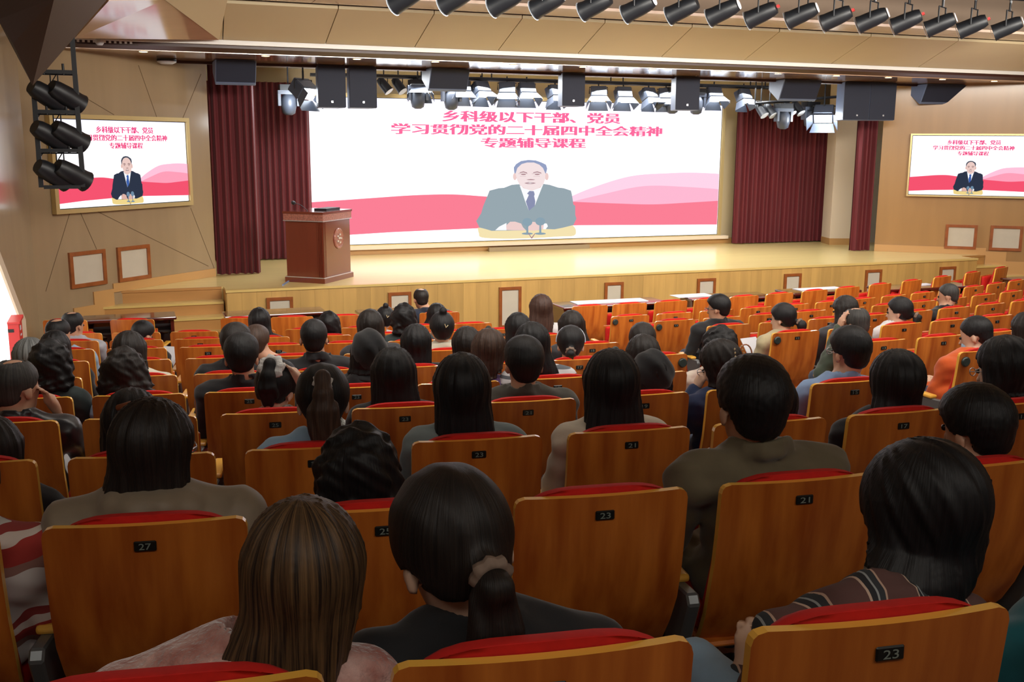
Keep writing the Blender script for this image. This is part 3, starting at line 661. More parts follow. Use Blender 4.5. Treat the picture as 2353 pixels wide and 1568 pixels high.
for i, (x, y) in enumerate(cans):
    P = onY(x, y, TY)
    white = i % 2 == 1
    t = thing('spotlight', 'black spotlight with %s in the ceiling row, %s from the right' % ('white rear cap' if white else 'red connector' if i > 7 else 'dark rear', ordw[15-i]), 'spotlight', P, .5, 'row of spotlights in the ceiling trough')
    R = (math.radians(205), 0, math.radians(0))
    b = inst('can_body', cb, t, rot=Vector((-.22, .90, -.38)).to_track_quat('Z', 'Y').to_euler())
    # body pointing down and to the stage; rear cap faces the hall
    if white: inst('rear_cap', back_w, b)
    elif i > 7: inst('red_connector', back_r, b)
    inst('lens', can_lens, b)
    inst('yoke', cyk, t)
    h = 4.95-.03-P[2]
    m_ = MB(); m_.tube([(0, 0, .25), (0, 0, h)], .014, 6); m_.build('clamp', METAL, t)
    m_ = MB(); m_.tube([(.03, 0, .2), (.09, .02, .28), (.05, 0, h)], .008, 5); m_.build('power_cable', PAPER if white else BLACKP, t)
# ------------------------------------------------------------------ stage lamps over the stage
RY = 16.95
for (yy, zz) in ((16.95, 4.08), (17.45, 4.1)):
    rl = MB(); rl.tube([(3.0, yy, zz), (12.2, yy, zz)], .03, 10)
    for x in (3.4, 6, 8.5, 11.5): rl.tube([(x, yy, zz), (x, yy, 4.24)], .012, 6)
    tag(rl.build('lamp_bar', BLACKM), 'black lamp bar over the stage, %s one' % ('front' if yy < 17 else 'rear'), 'rail')
fb_ = MB(); fb_.box((-.15, -.1, -.1), (.15, .12, .1)); fbm = bevel_mesh(fb_.mesh('lamp_housing', LAMPG), .015, 1)
fp = MB(); fp.box((-.13, -.115, -.08), (.13, -.1, .08)); fpm = fp.mesh('lamp_face', GLOW)
def door(a, b, c, d, off): m_ = MB(); m_.slab([a, b, c, d], off); return m_.mesh('barn_door', LAMPG)
bd = [door((-.15, -.11, .1), (.15, -.11, .1), (.19, -.27, .19), (-.19, -.27, .19), (0, 0, .004)), door((-.15, -.11, -.1), (.15, -.11, -.1), (.19, -.27, -.15), (-.19, -.27, -.15), (0, 0, -.004)),
      door((-.155, -.11, -.09), (-.155, -.11, .09), (-.23, -.26, .12), (-.23, -.26, -.12), (-.004, 0, 0)), door((.155, -.11, -.09), (.155, -.11, .09), (.23, -.26, .12), (.23, -.26, -.12), (.004, 0, 0))]
def yoke_mesh(w_, h_):
    y = MB(); y.tube([(-w_, 0, 0), (-w_, 0, h_), (w_, 0, h_), (w_, 0, 0)], .01, 6, smooth=False); y.tube([(0, 0, h_), (0, 0, h_+.12)], .014, 6); return y.mesh('yoke', BLACKM)
yk = yoke_mesh(.17, .12)
def fresnel(x, y, label, Y=RY, rz=0, tilt=35, s=1.0, grp='glowing barn-door lamps over the stage'):
    P = onY(x, y, Y)
    t = thing('stage_lamp', label, 'stage lamp', P, rz, grp); t.scale = (s, s, s)
    b = inst('lamp_housing', fbm, t, rot=(math.radians(tilt), 0, 0))
    inst('lamp_face', fpm, b)
    for d_ in bd: inst('barn_door', d_, b)
    inst('yoke', yk, t)
    if Y != RY:
        m_ = MB(); m_.tube([(0, 0, .12), (0, 0, (4.2-P[2])/s)], .012, 6); m_.build('hanger', BLACKM, t)
pos = [(968, 196), (1060, 203), (1105, 205), (1165, 207), (1210, 208), (1275, 213), (1375, 216), (1432, 217), (1490, 219), (1530, 220), (1640, 217), (1708, 221)]
for i, (x, y) in enumerate(pos):
    fresnel(x, y, 'glowing barn-door lamp over the stage, %s from the left on the bar' % ordw[i], rz=(i % 3-1)*.35, tilt=60+6*(i % 2), s=.95)
fresnel(697, 205, 'very bright barn-door lamp at the far left, beside the curtain', Y=16.2, rz=.7, tilt=38, s=1.15)
fresnel(1893, 262, 'very bright barn-door lamp at the far right, before the red curtain', Y=16.3, rz=-.75, tilt=40, s=1.2)
# bright points have their light
for (x, y, Y, e_) in ((690, 222, 16.3, 60), (1893, 275, 16.0, 60)):
    l = bpy.data.lights.new('lamp_beam', 'POINT'); l.energy = e_; l.shadow_soft_size = .12; l.color = (.9, .96, 1)
    o = bpy.data.objects.new('lamp_beam', l); COL.objects.link(o); o.location = tuple(onY(x, y, Y))
mh = MB(); mh.lathe([(.05, -.2), (.1, -.17), (.125, -.06), (.12, .05), (.09, .11), (.04, .13)], 16); mhm = mh.mesh('moving_head', LAMPG)
ma = MB(); ma.box((-.17, -.06, -.06), (-.125, .06, .16)); ma.box((.125, -.06, -.06), (.17, .06, .16)); ma.box((-.17, -.07, .12), (.17, .07, .18)); mam = ma.mesh('arm', LAMPG)
mb_ = MB(); mb_.box((-.14, -.1, .18), (.14, .1, .27)); mbm = mb_.mesh('base', BLACKP)
for x, y, Y, lb in [(960, 222, 16.9, 'rounded moving-head lamp under the first lit lamp from the left'), (1037, 225, 16.9, 'rounded moving-head lamp under the wedge speaker at left'), (1600, 238, 16.95, 'rounded moving-head lamp left below the second black speaker'), (1545, 236, 16.95, 'rounded moving-head lamp right below the second black speaker'), (663, 235, 16.8, 'rounded moving-head lamp at the far left by the curtain'), (1800, 272, 16.5, 'rounded moving-head lamp below the right wedge speaker'), (1862, 268, 16.6, 'rounded moving-head lamp beside the very bright right lamp')]:
    P = onY(x, y, Y); t = thing('moving_head_lamp', lb, 'stage lamp', P, 0, 'moving-head lamps'); inst('moving_head', mhm, t); inst('arm', mam, t); inst('base', mbm, t)
    m_ = MB(); m_.tube([(0, 0, .26), (0, 0, max(.3, 4.22-P[2]))], .012, 6); m_.build('hanger', BLACKM, t)
cb2, cy2, _ = can_mesh(.9)
l2 = MB(); l2.lathe([(.085, .147), (.04, .15), (.01, .15)], 14); l2m = l2.mesh('lens', LENS)
for x, y, Y, rz_, lb in [(882, 195, 17.2, .6, 'dark spotlight with pale lens, left one beside the tall speaker'), (915, 195, 17.2, .4, 'dark spotlight with pale lens, right one beside the tall speaker'), (1748, 252, 16.6, 0, 'small dark spotlight before the right curtain, leftmost of four'), (1768, 252, 16.6, 0, 'small spotlight with pale lens before the right curtain, second of four'), (1812, 248, 16.6, 0, 'small spotlight with pale lens before the right curtain, third of four'), (1832, 247, 16.6, 0, 'small spotlight with pale lens before the right curtain, last of four')]:
    P = onY(x, y, Y); t = thing('spotlight', lb, 'spotlight', P, rz_, 'spotlights over the stage'); b = inst('can_body', cb2, t, rot=(math.radians(140), 0, math.radians(20))); inst('lens', l2m, b); inst('yoke', cy2, t)
    m_ = MB(); m_.tube([(0, 0, .22), (0, 0, max(.3, 4.22-P[2]))], .01, 6); m_.build('hanger', BLACKM, t)
rl = MB(); A = onY(1735, 238, 16.6); B = onY(1930, 222, 16.3); rl.tube([tuple(A), tuple(B)], .025, 8); rl.tube([tuple(A), (A[0], A[1], 4.22)], .012, 6); rl.tube([tuple(B), (B[0], B[1], 4.22)], .012, 6); tag(rl.build('lamp_bar', BLACKM), 'short black lamp bar before the right red curtain', 'rail')
# ------------------------------------------------------------------ hanging lamp rack at the left
KY = 12.6
t = thing('lamp_rack', 'black hanging ladder rack holding pairs of spotlights at the upper left', 'lamp rack', (0, 0, 0))
TL, TR_, BL, BR = [onY(x, y, KY) for x, y in ((78, 130), (172, 100), (88, 428), (186, 430))]
xl = (TL[0]+BL[0])/2; xr = (TR_[0]+BR[0])/2; zb = BR[2]; zt = 4.75
for x in (xl, xr): m_ = MB(); m_.box((x-.025, KY-.025, zb), (x+.025, KY+.025, zt)); m_.build('upright', BLACKM, t)
lv = [onY(130, y, KY)[2] for y in (430, 346, 257, 165)]
for z in lv: m_ = MB(); m_.box((xl+.025, KY-.02, z-.02), (xr-.025, KY+.02, z+.02)); m_.build('rung', BLACKM, t)
cb3, cy3, _ = can_mesh(1.3)
l3 = MB(); l3.lathe([(.12, .21), (.05, .212), (.01, .212)], 16); l3m = l3.mesh('lens', LENS)
oz = ['bottom', 'middle', 'upper']
for j, z in enumerate(lv[1:]):
    for s_ in (0, 1):
        x = xl+(xr-xl)*(.27+.46*s_)
        q = thing('spotlight', 'black spotlight on the hanging rack, %s pair, %s one' % (oz[j], ('left', 'right')[s_]), 'spotlight', (x, KY, z-.25), 0, 'spotlights on the hanging rack')
        b = inst('can_body', cb3, q, rot=(math.radians(100), math.radians(0), math.radians(-62+14*s_))); b.rotation_euler = Vector((.72, .5, -.48)).to_track_quat('Z', 'Y').to_euler(); inst('lens', l3m, b)
        inst('yoke', cy3, q); m_ = MB(); m_.tube([(0, 0, .22), (0, 0, .24)], .016, 6); m_.tube([(-.05, 0, .26), (-.12, .02, .15), (-.06, .05, .02)], .007, 5); m_.build('clamp', BLACKM, q)
# ------------------------------------------------------------------ red box
bx = thing('red_box', 'red metal letter box with dark slot by the left wall', 'box', (onY(44, 760, 11.75)[0], 11.75, ZF[0]), math.radians(-4))
zt_ = onY(30, 745, 11.75)[2]-ZF[0]
m_ = MB(); m_.box((-.19, 0, 0), (0, .2, zt_)); m_.build('cabinet', REDBOX, bx)
m_ = MB(); m_.prism([(-.015, zt_), (.24, zt_+.03), (.24, zt_+.06), (-.015, zt_+.02)], -.205, .015, 'x'); m_.build('lid', REDBOX, bx)
m_ = MB(); m_.box((-.15, -.004, zt_-.09), (-.05, -.001, zt_-.055)); m_.build('slot', BLACKP, bx)
m_ = MB(); m_.box((.001, .05, zt_-.08), (.003, .12, zt_-.03)); m_.box((.001, .05, zt_-.14), (.003, .13, zt_-.12)); m_.build('sticker', PAPER, bx)

# ------------------------------------------------------------------ chairs
def board_mesh():
    prof = [(0, .95), (.004, .88), (.012, .80), (.026, .70), (.05, .60), (.085, .51), (.13, .43), (.165, .39)]
    W = .25; th = .022; nx = 10; mb = MB()
    def Pt(u, j, side):
        x = -W+2*W*u; y, z = prof[j]; r = .028
        ex = min(u, 1-u)*2*W
        if j == 0 and ex < r: z = z-r+math.sqrt(max(0, r*r-(r-ex)**2))
        if j >= 5:
            x *= 1-.025*(j-4)
        y += .34*x*x
        return (x, y+(th if side else 0), z)
    us = [0, .008, .022, .055]+[.055+.89*i/nx for i in range(1, nx)]+[.945, .978, .992, 1]
    n = len(us); m_ = len(prof)
    vs = [Pt(u, j, 0) for j in range(m_) for u in us]+[Pt(u, j, 1) for j in range(m_) for u in us]; N = n*m_
    fb, fe = [], []
    for j in range(m_-1):
        for i in range(n-1):
            a = j*n+i; fb.append((a, a+n, a+n+1, a+1)); fb.append((N+a, N+a+1, N+a+n+1, N+a+n))
    for i in range(n-1): fe.append((i, i+1, N+i+1, N+i)); a = (m_-1)*n+i; fe.append((a, N+a, N+a+1, a+1))
    for j in range(m_-1):
        a = j*n; fe.append((a, N+a, N+a+n, a+n)); a = j*n+n-1; fe.append((a, a+n, N+a+n, N+a))
    mb.add(vs, fb, 0, True); b = len(mb.v)-len(vs)
    for f in fe: mb.f.append(tuple(b+i for i in f)); mb.m.append(1); mb.sm.append(False)
    me = mb.mesh('back_board', [WOODC, WOODE])
    import bmesh
    bm = bmesh.new(); bm.from_mesh(me)
    for e in bm.edges:
        if len(e.link_faces) == 2 and e.link_faces[0].material_index != e.link_faces[1].material_index: e.smooth = False
    bm.to_mesh(me); bm.free(); return me
def cushion_mesh():
    prof = [(.968, .004, .80), (.967, .030, .85), (.957, .048, .90), (.935, .058, .94), (.88, .066, .98), (.80, .078, 1), (.68, .10, 1.01), (.56, .115, 1.01), (.48, .10, 1), (.44, .06, .97), (.43, .01, .95)]
    bp = [(.95, 0), (.88, .004), (.80, .012), (.70, .026), (.60, .05), (.51, .085), (.43, .13), (.39, .165)]
    W = .236; nx = 14; mb = MB(); m_ = len(prof); us = [-math.cos(math.pi*i/nx) for i in range(nx+1)]; n = nx+1
    zb = [p[0] for p in bp][::-1]; yb_ = [p[1] for p in bp][::-1]; vs = []
    for side in (0, 1):
        for (z, th, ws) in prof:
            for x in us:
                X = x*W*ws; zz = z-(.03*abs(x)**4 if z > .93 else 0); e = 1-abs(x)**6*.75
                yb = float(np.interp(min(zz, .95), zb, yb_))+.0235+.34*X*X
                vs.append((X, yb+(th*e if side else 0), zz))
    N = n*m_; fs = []
    for j in range(m_-1):
        for i in range(n-1):
            a = j*n+i; fs.append((a, a+n, a+n+1, a+1)); fs.append((N+a, N+a+1, N+a+n+1, N+a+n))
        a = j*n; fs.append((a, N+a, N+a+n, a+n)); a = j*n+n-1; fs.append((a, a+n, N+a+n, N+a))
    for i in range(n-1): fs.append((i, i+1, N+i+1, N+i)); a = (m_-1)*n+i; fs.append((a, N+a, N+a+1, a+1))
    mb.add(vs, fs, 0, True); return mb.mesh('back_cushion', REDF)
BOARD = board_mesh(); CUSH = cushion_mesh()
def seat_meshes(folded):
    a = MB(); b = MB()
    if folded:
        a.box((-.225, .275, .40), (.225, .295, .80)); b.box((-.22, .215, .41), (.22, .274, .79))
    else:
        a.box((-.235, .13, .385), (.235, .56, .405)); b.box((-.23, .20, .406), (.23, .57, .465))
    A = bevel_mesh(a.mesh('seat_pan', WOODC), .008, 1); B = bevel_mesh(b.mesh('seat_cushion', REDF), .028, 3)
    B.polygons.foreach_set('use_smooth', [True]*len(B.polygons)); return A, B
SEATU, SEATD = seat_meshes(True), seat_meshes(False)
pl = MB(); pl.box((-.0275, -.006, -.014), (.0275, .0, .014)); PLM = bevel_mesh(pl.mesh('number_plate', PLATE), .003, 1)
la = MB(); la.lathe([(.034, 0), (.036, .012), (.028, .018)], 18); LAM = la.mesh('aisle_lamp', mat('aisle_lamp_glass', (44, 54, 52), .3))
ar = MB(); ar.prism([(.16, 0), (.30, 0), (.27, .05), (.24, .40), (.30, .585), (.08, .60), (.06, .57), (.12, .42), (.17, .05)], -.02, .02, 'x'); ARM = bevel_mesh(ar.mesh('arm_stand', METAL), .006, 1)
ap = MB(); ap.box((-.03, .17, .592), (.03, .44, .617)); PADM = bevel_mesh(ap.mesh('arm_pad', WOODE), .01, 2)
ft = MB(); ft.box((-.05, .08, 0), (.05, .36, .012)); 
_dig = {}
def digits(num):
    if num not in _dig:
        v, fs = fit_text(str(num)); wd = .030 if num > 9 else .013
        mb = MB(); mb.add([((p[0]-.5)*wd, -.0072, (p[1]-.5)*.017) for p in v], fs); _dig[num] = mb.mesh('seat_number', DIGIT)
    return _dig[num]
ORD = 'front second third fourth fifth sixth seventh eighth ninth tenth last'.split()
NTH = 'first second third fourth fifth sixth seventh eighth ninth tenth eleventh twelfth thirteenth fourteenth fifteenth sixteenth seventeenth eighteenth'.split()
ROWN = {10: 'row nearest the back', 9: 'second row from the back', 8: 'third row from the back', 7: 'fourth row from the back', 6: 'fifth row from the back', 1: 'second row from the stage', 2: 'third row from the stage', 3: 'fourth row from the stage', 4: 'fifth row from the stage', 5: 'middle row'}
def chair(k, c, blk, pos, a, num, used, lamp=None, left_end=False, label=None):
    side = 'left' if blk == 0 else 'right'; nth = NTH[min(17, 6-c if blk == 0 else c)] if k > 0 else ''
    lb = label or '%s orange-backed red seat, %s %s of the aisle, %s' % ('taken' if used else 'empty', nth, side, ROWN[k])
    t = thing('auditorium_chair', lb, 'chair', pos, a, 'auditorium seats '+side+' of the aisle')
    inst('back_board', BOARD, t); inst('back_cushion', CUSH, t)
    A, B = SEATD if used else SEATU
    inst('seat_pan', A, t); inst('seat_cushion', B, t)
    if k > 0:
        p = inst('number_plate', PLM, t, (.0, .0035, .895), (-.02, 0, 0)); inst('seat_number', digits(num), p)
    s = inst('arm_stand', ARM, t, (PITCHS/2, 0, 0)); inst('arm_pad', PADM, s)
    if left_end: s = inst('arm_stand', ARM, t, (-PITCHS/2, 0, 0)); inst('arm_pad', PADM, s)
    if lamp: inst('aisle_lamp', LAM, t, (lamp*.205, .0155, .885), (math.pi/2, 0, 0))
    return t
# ------------------------------------------------------------------ figures: smooth implicit bodies turned into one mesh each
def rotm(rx, ry, rz):
    return np.array((Matrix.Rotation(rz, 3, 'Z')@Matrix.Rotation(ry, 3, 'Y')@Matrix.Rotation(rx, 3, 'X')))
class Field:
    def __init__(s, h): s.h = h; s.ops = []
    def _cap(s, X, a, b, ra, rb):
        a = np.array(a, float); b = np.array(b, float); ab = b-a; L = max(ab@ab, 1e-9)
        t = np.clip(((X[0]-a[0])*ab[0]+(X[1]-a[1])*ab[1]+(X[2]-a[2])*ab[2])/L, 0, 1)
        return np.sqrt((X[0]-a[0]-t*ab[0])**2+(X[1]-a[1]-t*ab[1])**2+(X[2]-a[2]-t*ab[2])**2)-(ra+(rb-ra)*t)
    def cap(s, a, b, ra, rb=None, k=.02, sub=False):
        rb = ra if rb is None else rb; R = max(ra, rb); lo = np.minimum(a, b)-R; hi = np.maximum(a, b)+R
        s.ops.append((lambda X: s._cap(X, a, b, ra, rb), lo, hi, k, sub)); return s
    def ell(s, c, r, k=.02, R=None, sub=False):
        c = np.array(c, float); r = np.array(r, float); m = r.max() if R is not None else r
        def f(X):
            P = [X[i]-c[i] for i in range(3)]
            if R is not None: P = [R[0, i]*P[0]+R[1, i]*P[1]+R[2, i]*P[2] for i in range(3)]
            k0 = np.sqrt((P[0]/r[0])**2+(P[1]/r[1])**2+(P[2]/r[2])**2); k1 = np.sqrt((P[0]/r[0]**2)**2+(P[1]/r[1]**2)**2+(P[2]/r[2]**2)**2)
            return k0*(k0-1)/np.maximum(k1, 1e-6)
        s.ops.append((f, c-m, c+m, k, sub)); return s
    def loft(s, keys, k=.02):      # keys (x,y,z,a,b) top to bottom, elliptic sections
        K = np.array(keys, float); K = K[np.argsort(-K[:, 2])]; zt, zb = K[0, 2], K[-1, 2]
        lo = np.array([(K[:, 0]-K[:, 3]).min(), (K[:, 1]-K[:, 4]).min(), zb]); hi = np.array([(K[:, 0]+K[:, 3]).max(), (K[:, 1]+K[:, 4]).max(), zt])
        def f(X):
            z = X[2].ravel(); I = [np.interp(z, K[::-1, 2], K[::-1, i]).reshape(X[2].shape) for i in (0, 1, 3, 4)]
            d = (np.sqrt(((X[0]-I[0])/I[2])**2+((X[1]-I[1])/I[3])**2)-1)*np.minimum(I[2], I[3])
            dz = np.maximum(X[2]-zt, zb-X[2]); return np.where(dz > 0, np.sqrt(np.maximum(d, 0)**2+dz**2)-0*dz, np.maximum(d, dz*.0+d))+np.where(dz > 0, 0, 0)
        s.ops.append((f, lo, hi, k, False)); return s
    def func(s, f): s.ops.append((f, None, None, 0, 'f')); return s
    def mesh(s, name, mats):
        h = s.h; bl = [o for o in s.ops if o[4] is False]
        lo = np.min([o[1]-o[3] for o in bl], 0)-2.5*h; hi = np.max([o[2]+o[3] for o in bl], 0)+2.5*h
        n = np.maximum(np.ceil((hi-lo)/h).astype(int)+1, 4)
        ax = [(lo[i]+h*np.arange(n[i])).astype(np.float32) for i in range(3)]
        D = np.full(n, .3, np.float32)
        for f, a, b, k, sub in s.ops:
            if sub == 'f':
                X = (ax[0][:, None, None], ax[1][None, :, None], ax[2][None, None, :]); D = np.asarray(f(X, D), np.float32); continue
            i0 = np.clip(((a-k-2.5*h-lo)/h).astype(int), 0, n-1); i1 = np.clip(((b+k+2.5*h-lo)/h).astype(int)+2, 1, n)
            sl = tuple(slice(i0[i], i1[i]) for i in range(3))
            X = (ax[0][sl[0]][:, None, None], ax[1][sl[1]][None, :, None], ax[2][sl[2]][None, None, :])
            X = tuple(np.broadcast_to(q, tuple(i1-i0)) for q in X)
            d = f(X); e = D[sl]
            if sub: d = -d; hh = np.clip(.5-.5*(e-d)/max(k, 1e-4), 0, 1); D[sl] = e+(d-e)*hh+k*hh*(1-hh)
            else: hh = np.clip(.5+.5*(e-d)/max(k, 1e-4), 0, 1); D[sl] = e+(d-e)*hh-k*hh*(1-hh)
        return nets(D, lo, h, name, mats)
def nets(D, lo, h, name, mats):
    D[0] = D[-1] = .1; D[:, 0] = D[:, -1] = .1; D[:, :, 0] = D[:, :, -1] = .1
    S = D < 0; n = D.shape
    c = np.zeros((n[0]-1, n[1]-1, n[2]-1), np.int8)
    for dx in (0, 1):
        for dy in (0, 1):
            for dz in (0, 1): c += S[dx:n[0]-1+dx, dy:n[1]-1+dy, dz:n[2]-1+dz]
    act = (c > 0) & (c < 8); I = np.argwhere(act); m = len(I)
    idx = np.full(act.shape, -1, np.int32); idx[act] = np.arange(m)
    acc = np.zeros((m, 3)); cnt = np.zeros(m)
    cor = [(dx, dy, dz) for dx in (0, 1) for dy in (0, 1) for dz in (0, 1)]
    val = {q: D[I[:, 0]+q[0], I[:, 1]+q[1], I[:, 2]+q[2]] for q in cor}
    for q in cor:
        for a in range(3):
            if q[a] == 0:
                r = list(q); r[a] = 1; r = tuple(r); v0, v1 = val[q], val[r]; cr = (v0 < 0) != (v1 < 0)
                t = np.where(cr, v0/np.where(cr, v0-v1, 1), 0); p = np.zeros((m, 3)); p[:] = q; p[:, a] += t
                acc[cr] += p[cr]; cnt[cr] += 1
    V = lo+h*(I+acc/np.maximum(cnt, 1)[:, None])
    F = []
    for a in range(3):
        b, c_ = (a+1) % 3, (a+2) % 3
        s0 = [slice(1, n[i]-1) for i in range(3)]; s0[a] = slice(0, n[a]-1); s1 = list(s0); s1[a] = slice(1, n[a])
        A = S[tuple(s0)]; B = S[tuple(s1)]; ch = np.argwhere(A != B)
        if not len(ch): continue
        base = ch.copy(); base[:, b] += 1; base[:, c_] += 1
        ins = A[tuple(ch.T)]
        def g(db, dc):
            q = base.copy(); q[:, b] += db; q[:, c_] += dc; return idx[tuple(q.T)]
        Q = np.stack([g(-1, -1), g(0, -1), g(0, 0), g(-1, 0)], 1); Q[~ins] = Q[~ins][:, ::-1]; F.append(Q)
    F = np.concatenate(F); F = F[(F >= 0).all(1)]
    me = bpy.data.meshes.new(name); me.vertices.add(len(V)); me.vertices.foreach_set('co', V.ravel())
    me.loops.add(F.size); me.loops.foreach_set('vertex_index', F.ravel()); me.polygons.add(len(F))
    me.polygons.foreach_set('loop_start', np.arange(0, F.size, 4)); me.polygons.foreach_set('loop_total', np.full(len(F), 4))
    me.polygons.foreach_set('use_smooth', np.ones(len(F), bool)); me.update(calc_edges=True)
    for q in (mats if isinstance(mats, (list, tuple)) else [mats]): me.materials.append(q)
    return me
SKIN = mat('skin', (196, 150, 122), .5, var=.05, scale=(12, 12, 12)); SKIN.node_tree.nodes['Principled BSDF'].inputs['Subsurface Weight'].default_value = 0
SKIN2 = mat('skin_pale', (214, 176, 150), .5, var=.04, scale=(12, 12, 12))
EYE = mat('eye_dark', (30, 24, 22), .2)
def hairm(name, c1, c2, rough=.5):
    m = mat(name, c1, rough, spec=.35); nt = m.node_tree; b = nt.nodes['Principled BSDF']; L_ = nt.links.new
    tc = nt.nodes.new('ShaderNodeTexCoord'); sx = nt.nodes.new('ShaderNodeSeparateXYZ'); L_(tc.outputs['Object'], sx.inputs[0])
    def M_(op, a, b_=None):
        q = nt.nodes.new('ShaderNodeMath'); q.operation = op
        for i, v in enumerate((a, b_)):
            if v is None: continue
            if isinstance(v, (int, float)): q.inputs[i].default_value = v
            else: L_(v, q.inputs[i])
        return q.outputs[0]
    an = M_('ARCTAN2', sx.outputs[0], M_('MULTIPLY', sx.outputs[1], -1)); cx = nt.nodes.new('ShaderNodeCombineXYZ')
    L_(M_('MULTIPLY', an, 13.0), cx.inputs[0]); L_(M_('MULTIPLY', sx.outputs[2], 3.0), cx.inputs[2]); L_(M_('MULTIPLY', sx.outputs[1], 2.0), cx.inputs[1])
    n = nt.nodes.new('ShaderNodeTexNoise'); n.inputs['Scale'].default_value = 1.6; n.inputs['Detail'].default_value = 5; n.inputs['Roughness'].default_value = .65; L_(cx.outputs[0], n.inputs['Vector'])
    rp = nt.nodes.new('ShaderNodeValToRGB'); rp.color_ramp.elements[0].position = .38; rp.color_ramp.elements[0].color = lin(c1); rp.color_ramp.elements[1].position = .68; rp.color_ramp.elements[1].color = lin(c2)
    L_(n.outputs['Fac'], rp.inputs[0]); L_(rp.outputs[0], b.inputs['Base Color'])
    bp = nt.nodes.new('ShaderNodeBump'); bp.inputs['Strength'].default_value = .55; bp.inputs['Distance'].default_value = .006; L_(n.outputs['Fac'], bp.inputs['Height']); L_(bp.outputs[0], b.inputs['Normal'])
    return m
HB = hairm('hair_black', (15, 15, 17), (27, 26, 28)); HD = hairm('hair_dark_brown', (24, 20, 19), (40, 33, 29))
HBR = hairm('hair_brown', (52, 38, 32), (84, 62, 50)); HAU = hairm('hair_auburn', (60, 42, 36), (86, 62, 52)); HG = hairm('hair_grey', (60, 62, 62), (140, 142, 140))
HHL = hairm('hair_highlighted', (34, 25, 20), (112, 84, 54)); HSH = hairm('hair_grizzled', (46, 46, 46), (74, 72, 68))
CL = {}
def cloth(nm, c, rough=.9, **kw):
    if nm not in CL: CL[nm] = mat('cloth_'+nm, c, rough, bump=kw.pop('bump', .35), bscale=kw.pop('bscale', (9, 9, 9)), var=kw.pop('var', .08), scale=(14, 14, 14), sheen=.2, **kw)
    return CL[nm]
cloth('black', (24, 25, 28)); cloth('charcoal', (46, 46, 50)); cloth('olive', (98, 88, 66)); cloth('darkolive', (66, 64, 56)); cloth('taupe', (132, 118, 98), .6)
cloth('blueshirt', (126, 152, 188)); cloth('white', (206, 204, 204)); cloth('cream', (198, 190, 170)); cloth('khaki', (170, 158, 124)); cloth('navy', (26, 42, 78))
cloth('purple', (96, 70, 116)); cloth('orange', (196, 84, 26)); cloth('green', (62, 72, 58)); cloth('greygreen', (116, 128, 128)); cloth('leather', (26, 28, 31), .35)
cloth('lightgrey', (168, 170, 178)); cloth('denim', (56, 66, 86)); cloth('lightblue', (138, 170, 196)); cloth('teal', (34, 112, 124)); cloth('darkgreen', (40, 52, 52)); cloth('beige', (196, 184, 164)); cloth('darknavy', (30, 38, 56))
CL['fuzzypink'] = mat('cloth_fuzzypink', (216, 176, 166), .95, col2=(160, 96, 84), scale=(16, 16, 16), bump=1.0, bscale=(60, 60, 60), sheen=.8)
CL['knit'] = stripes('cloth_knit', [(0, (214, 208, 204)), (.34, (150, 110, 100)), (.45, (168, 56, 50)), (.62, (214, 200, 190)), (.7, (150, 60, 56)), (.8, (206, 204, 200))], 2, .26, .95, .3)
CL['brownstripe'] = stripes('cloth_brownstripe', [(0, (94, 66, 62)), (.52, (196, 170, 150)), (.57, (40, 42, 46)), (.68, (150, 156, 156)), (.72, (52, 56, 60)), (.84, (190, 160, 140)), (.88, (94, 66, 62))], 0, .105, .9, .25)
CL['greystripe'] = stripes('cloth_greystripe', [(0, (196, 196, 198)), (.6, (92, 96, 102))], 2, .05, .9, .2)
CL['tweed'] = mat('cloth_tweed', (206, 206, 200), .95, col2=(60, 64, 62), scale=(60, 60, 60), bump=.8, bscale=(50, 50, 50))
CL['cheque'] = mat('cloth_floral', (206, 198, 184), .95, col2=(170, 146, 134), scale=(9, 9, 9), bump=.3, bscale=(20, 20, 20))
MASKM = mat('face_mask', (160, 190, 214), .8); CLIPM = mat('hair_clip_cream', (222, 204, 160), .35); BROWNCLIP = mat('hair_clip_brown', (120, 66, 40), .3)
SCR = mat('scrunchie_taupe', (128, 108, 94), .8); SCRW = mat('scrunchie_white', (220, 218, 214), .8, bump=1, bscale=(40, 40, 40), scale=(20, 20, 20)); GLASSR = mat('spectacle_frame', (190, 190, 196), .25, metal=.7)
SHOE = mat('shoe_black', (24, 22, 22), .5)
_sh = Field(.02); _sh.cap((0, 0, .04), (0, .17, .03), .045, .04); SHOEM = _sh.mesh('shoe', SHOE)
_e = MB(); _e.lathe([(.001, -.011), (.008, -.008), (.011, 0), (.008, .008), (.001, .011)], 10); EYEM = _e.mesh('eye', EYE)
def ang(X): return np.arctan2(X[0], -X[1])
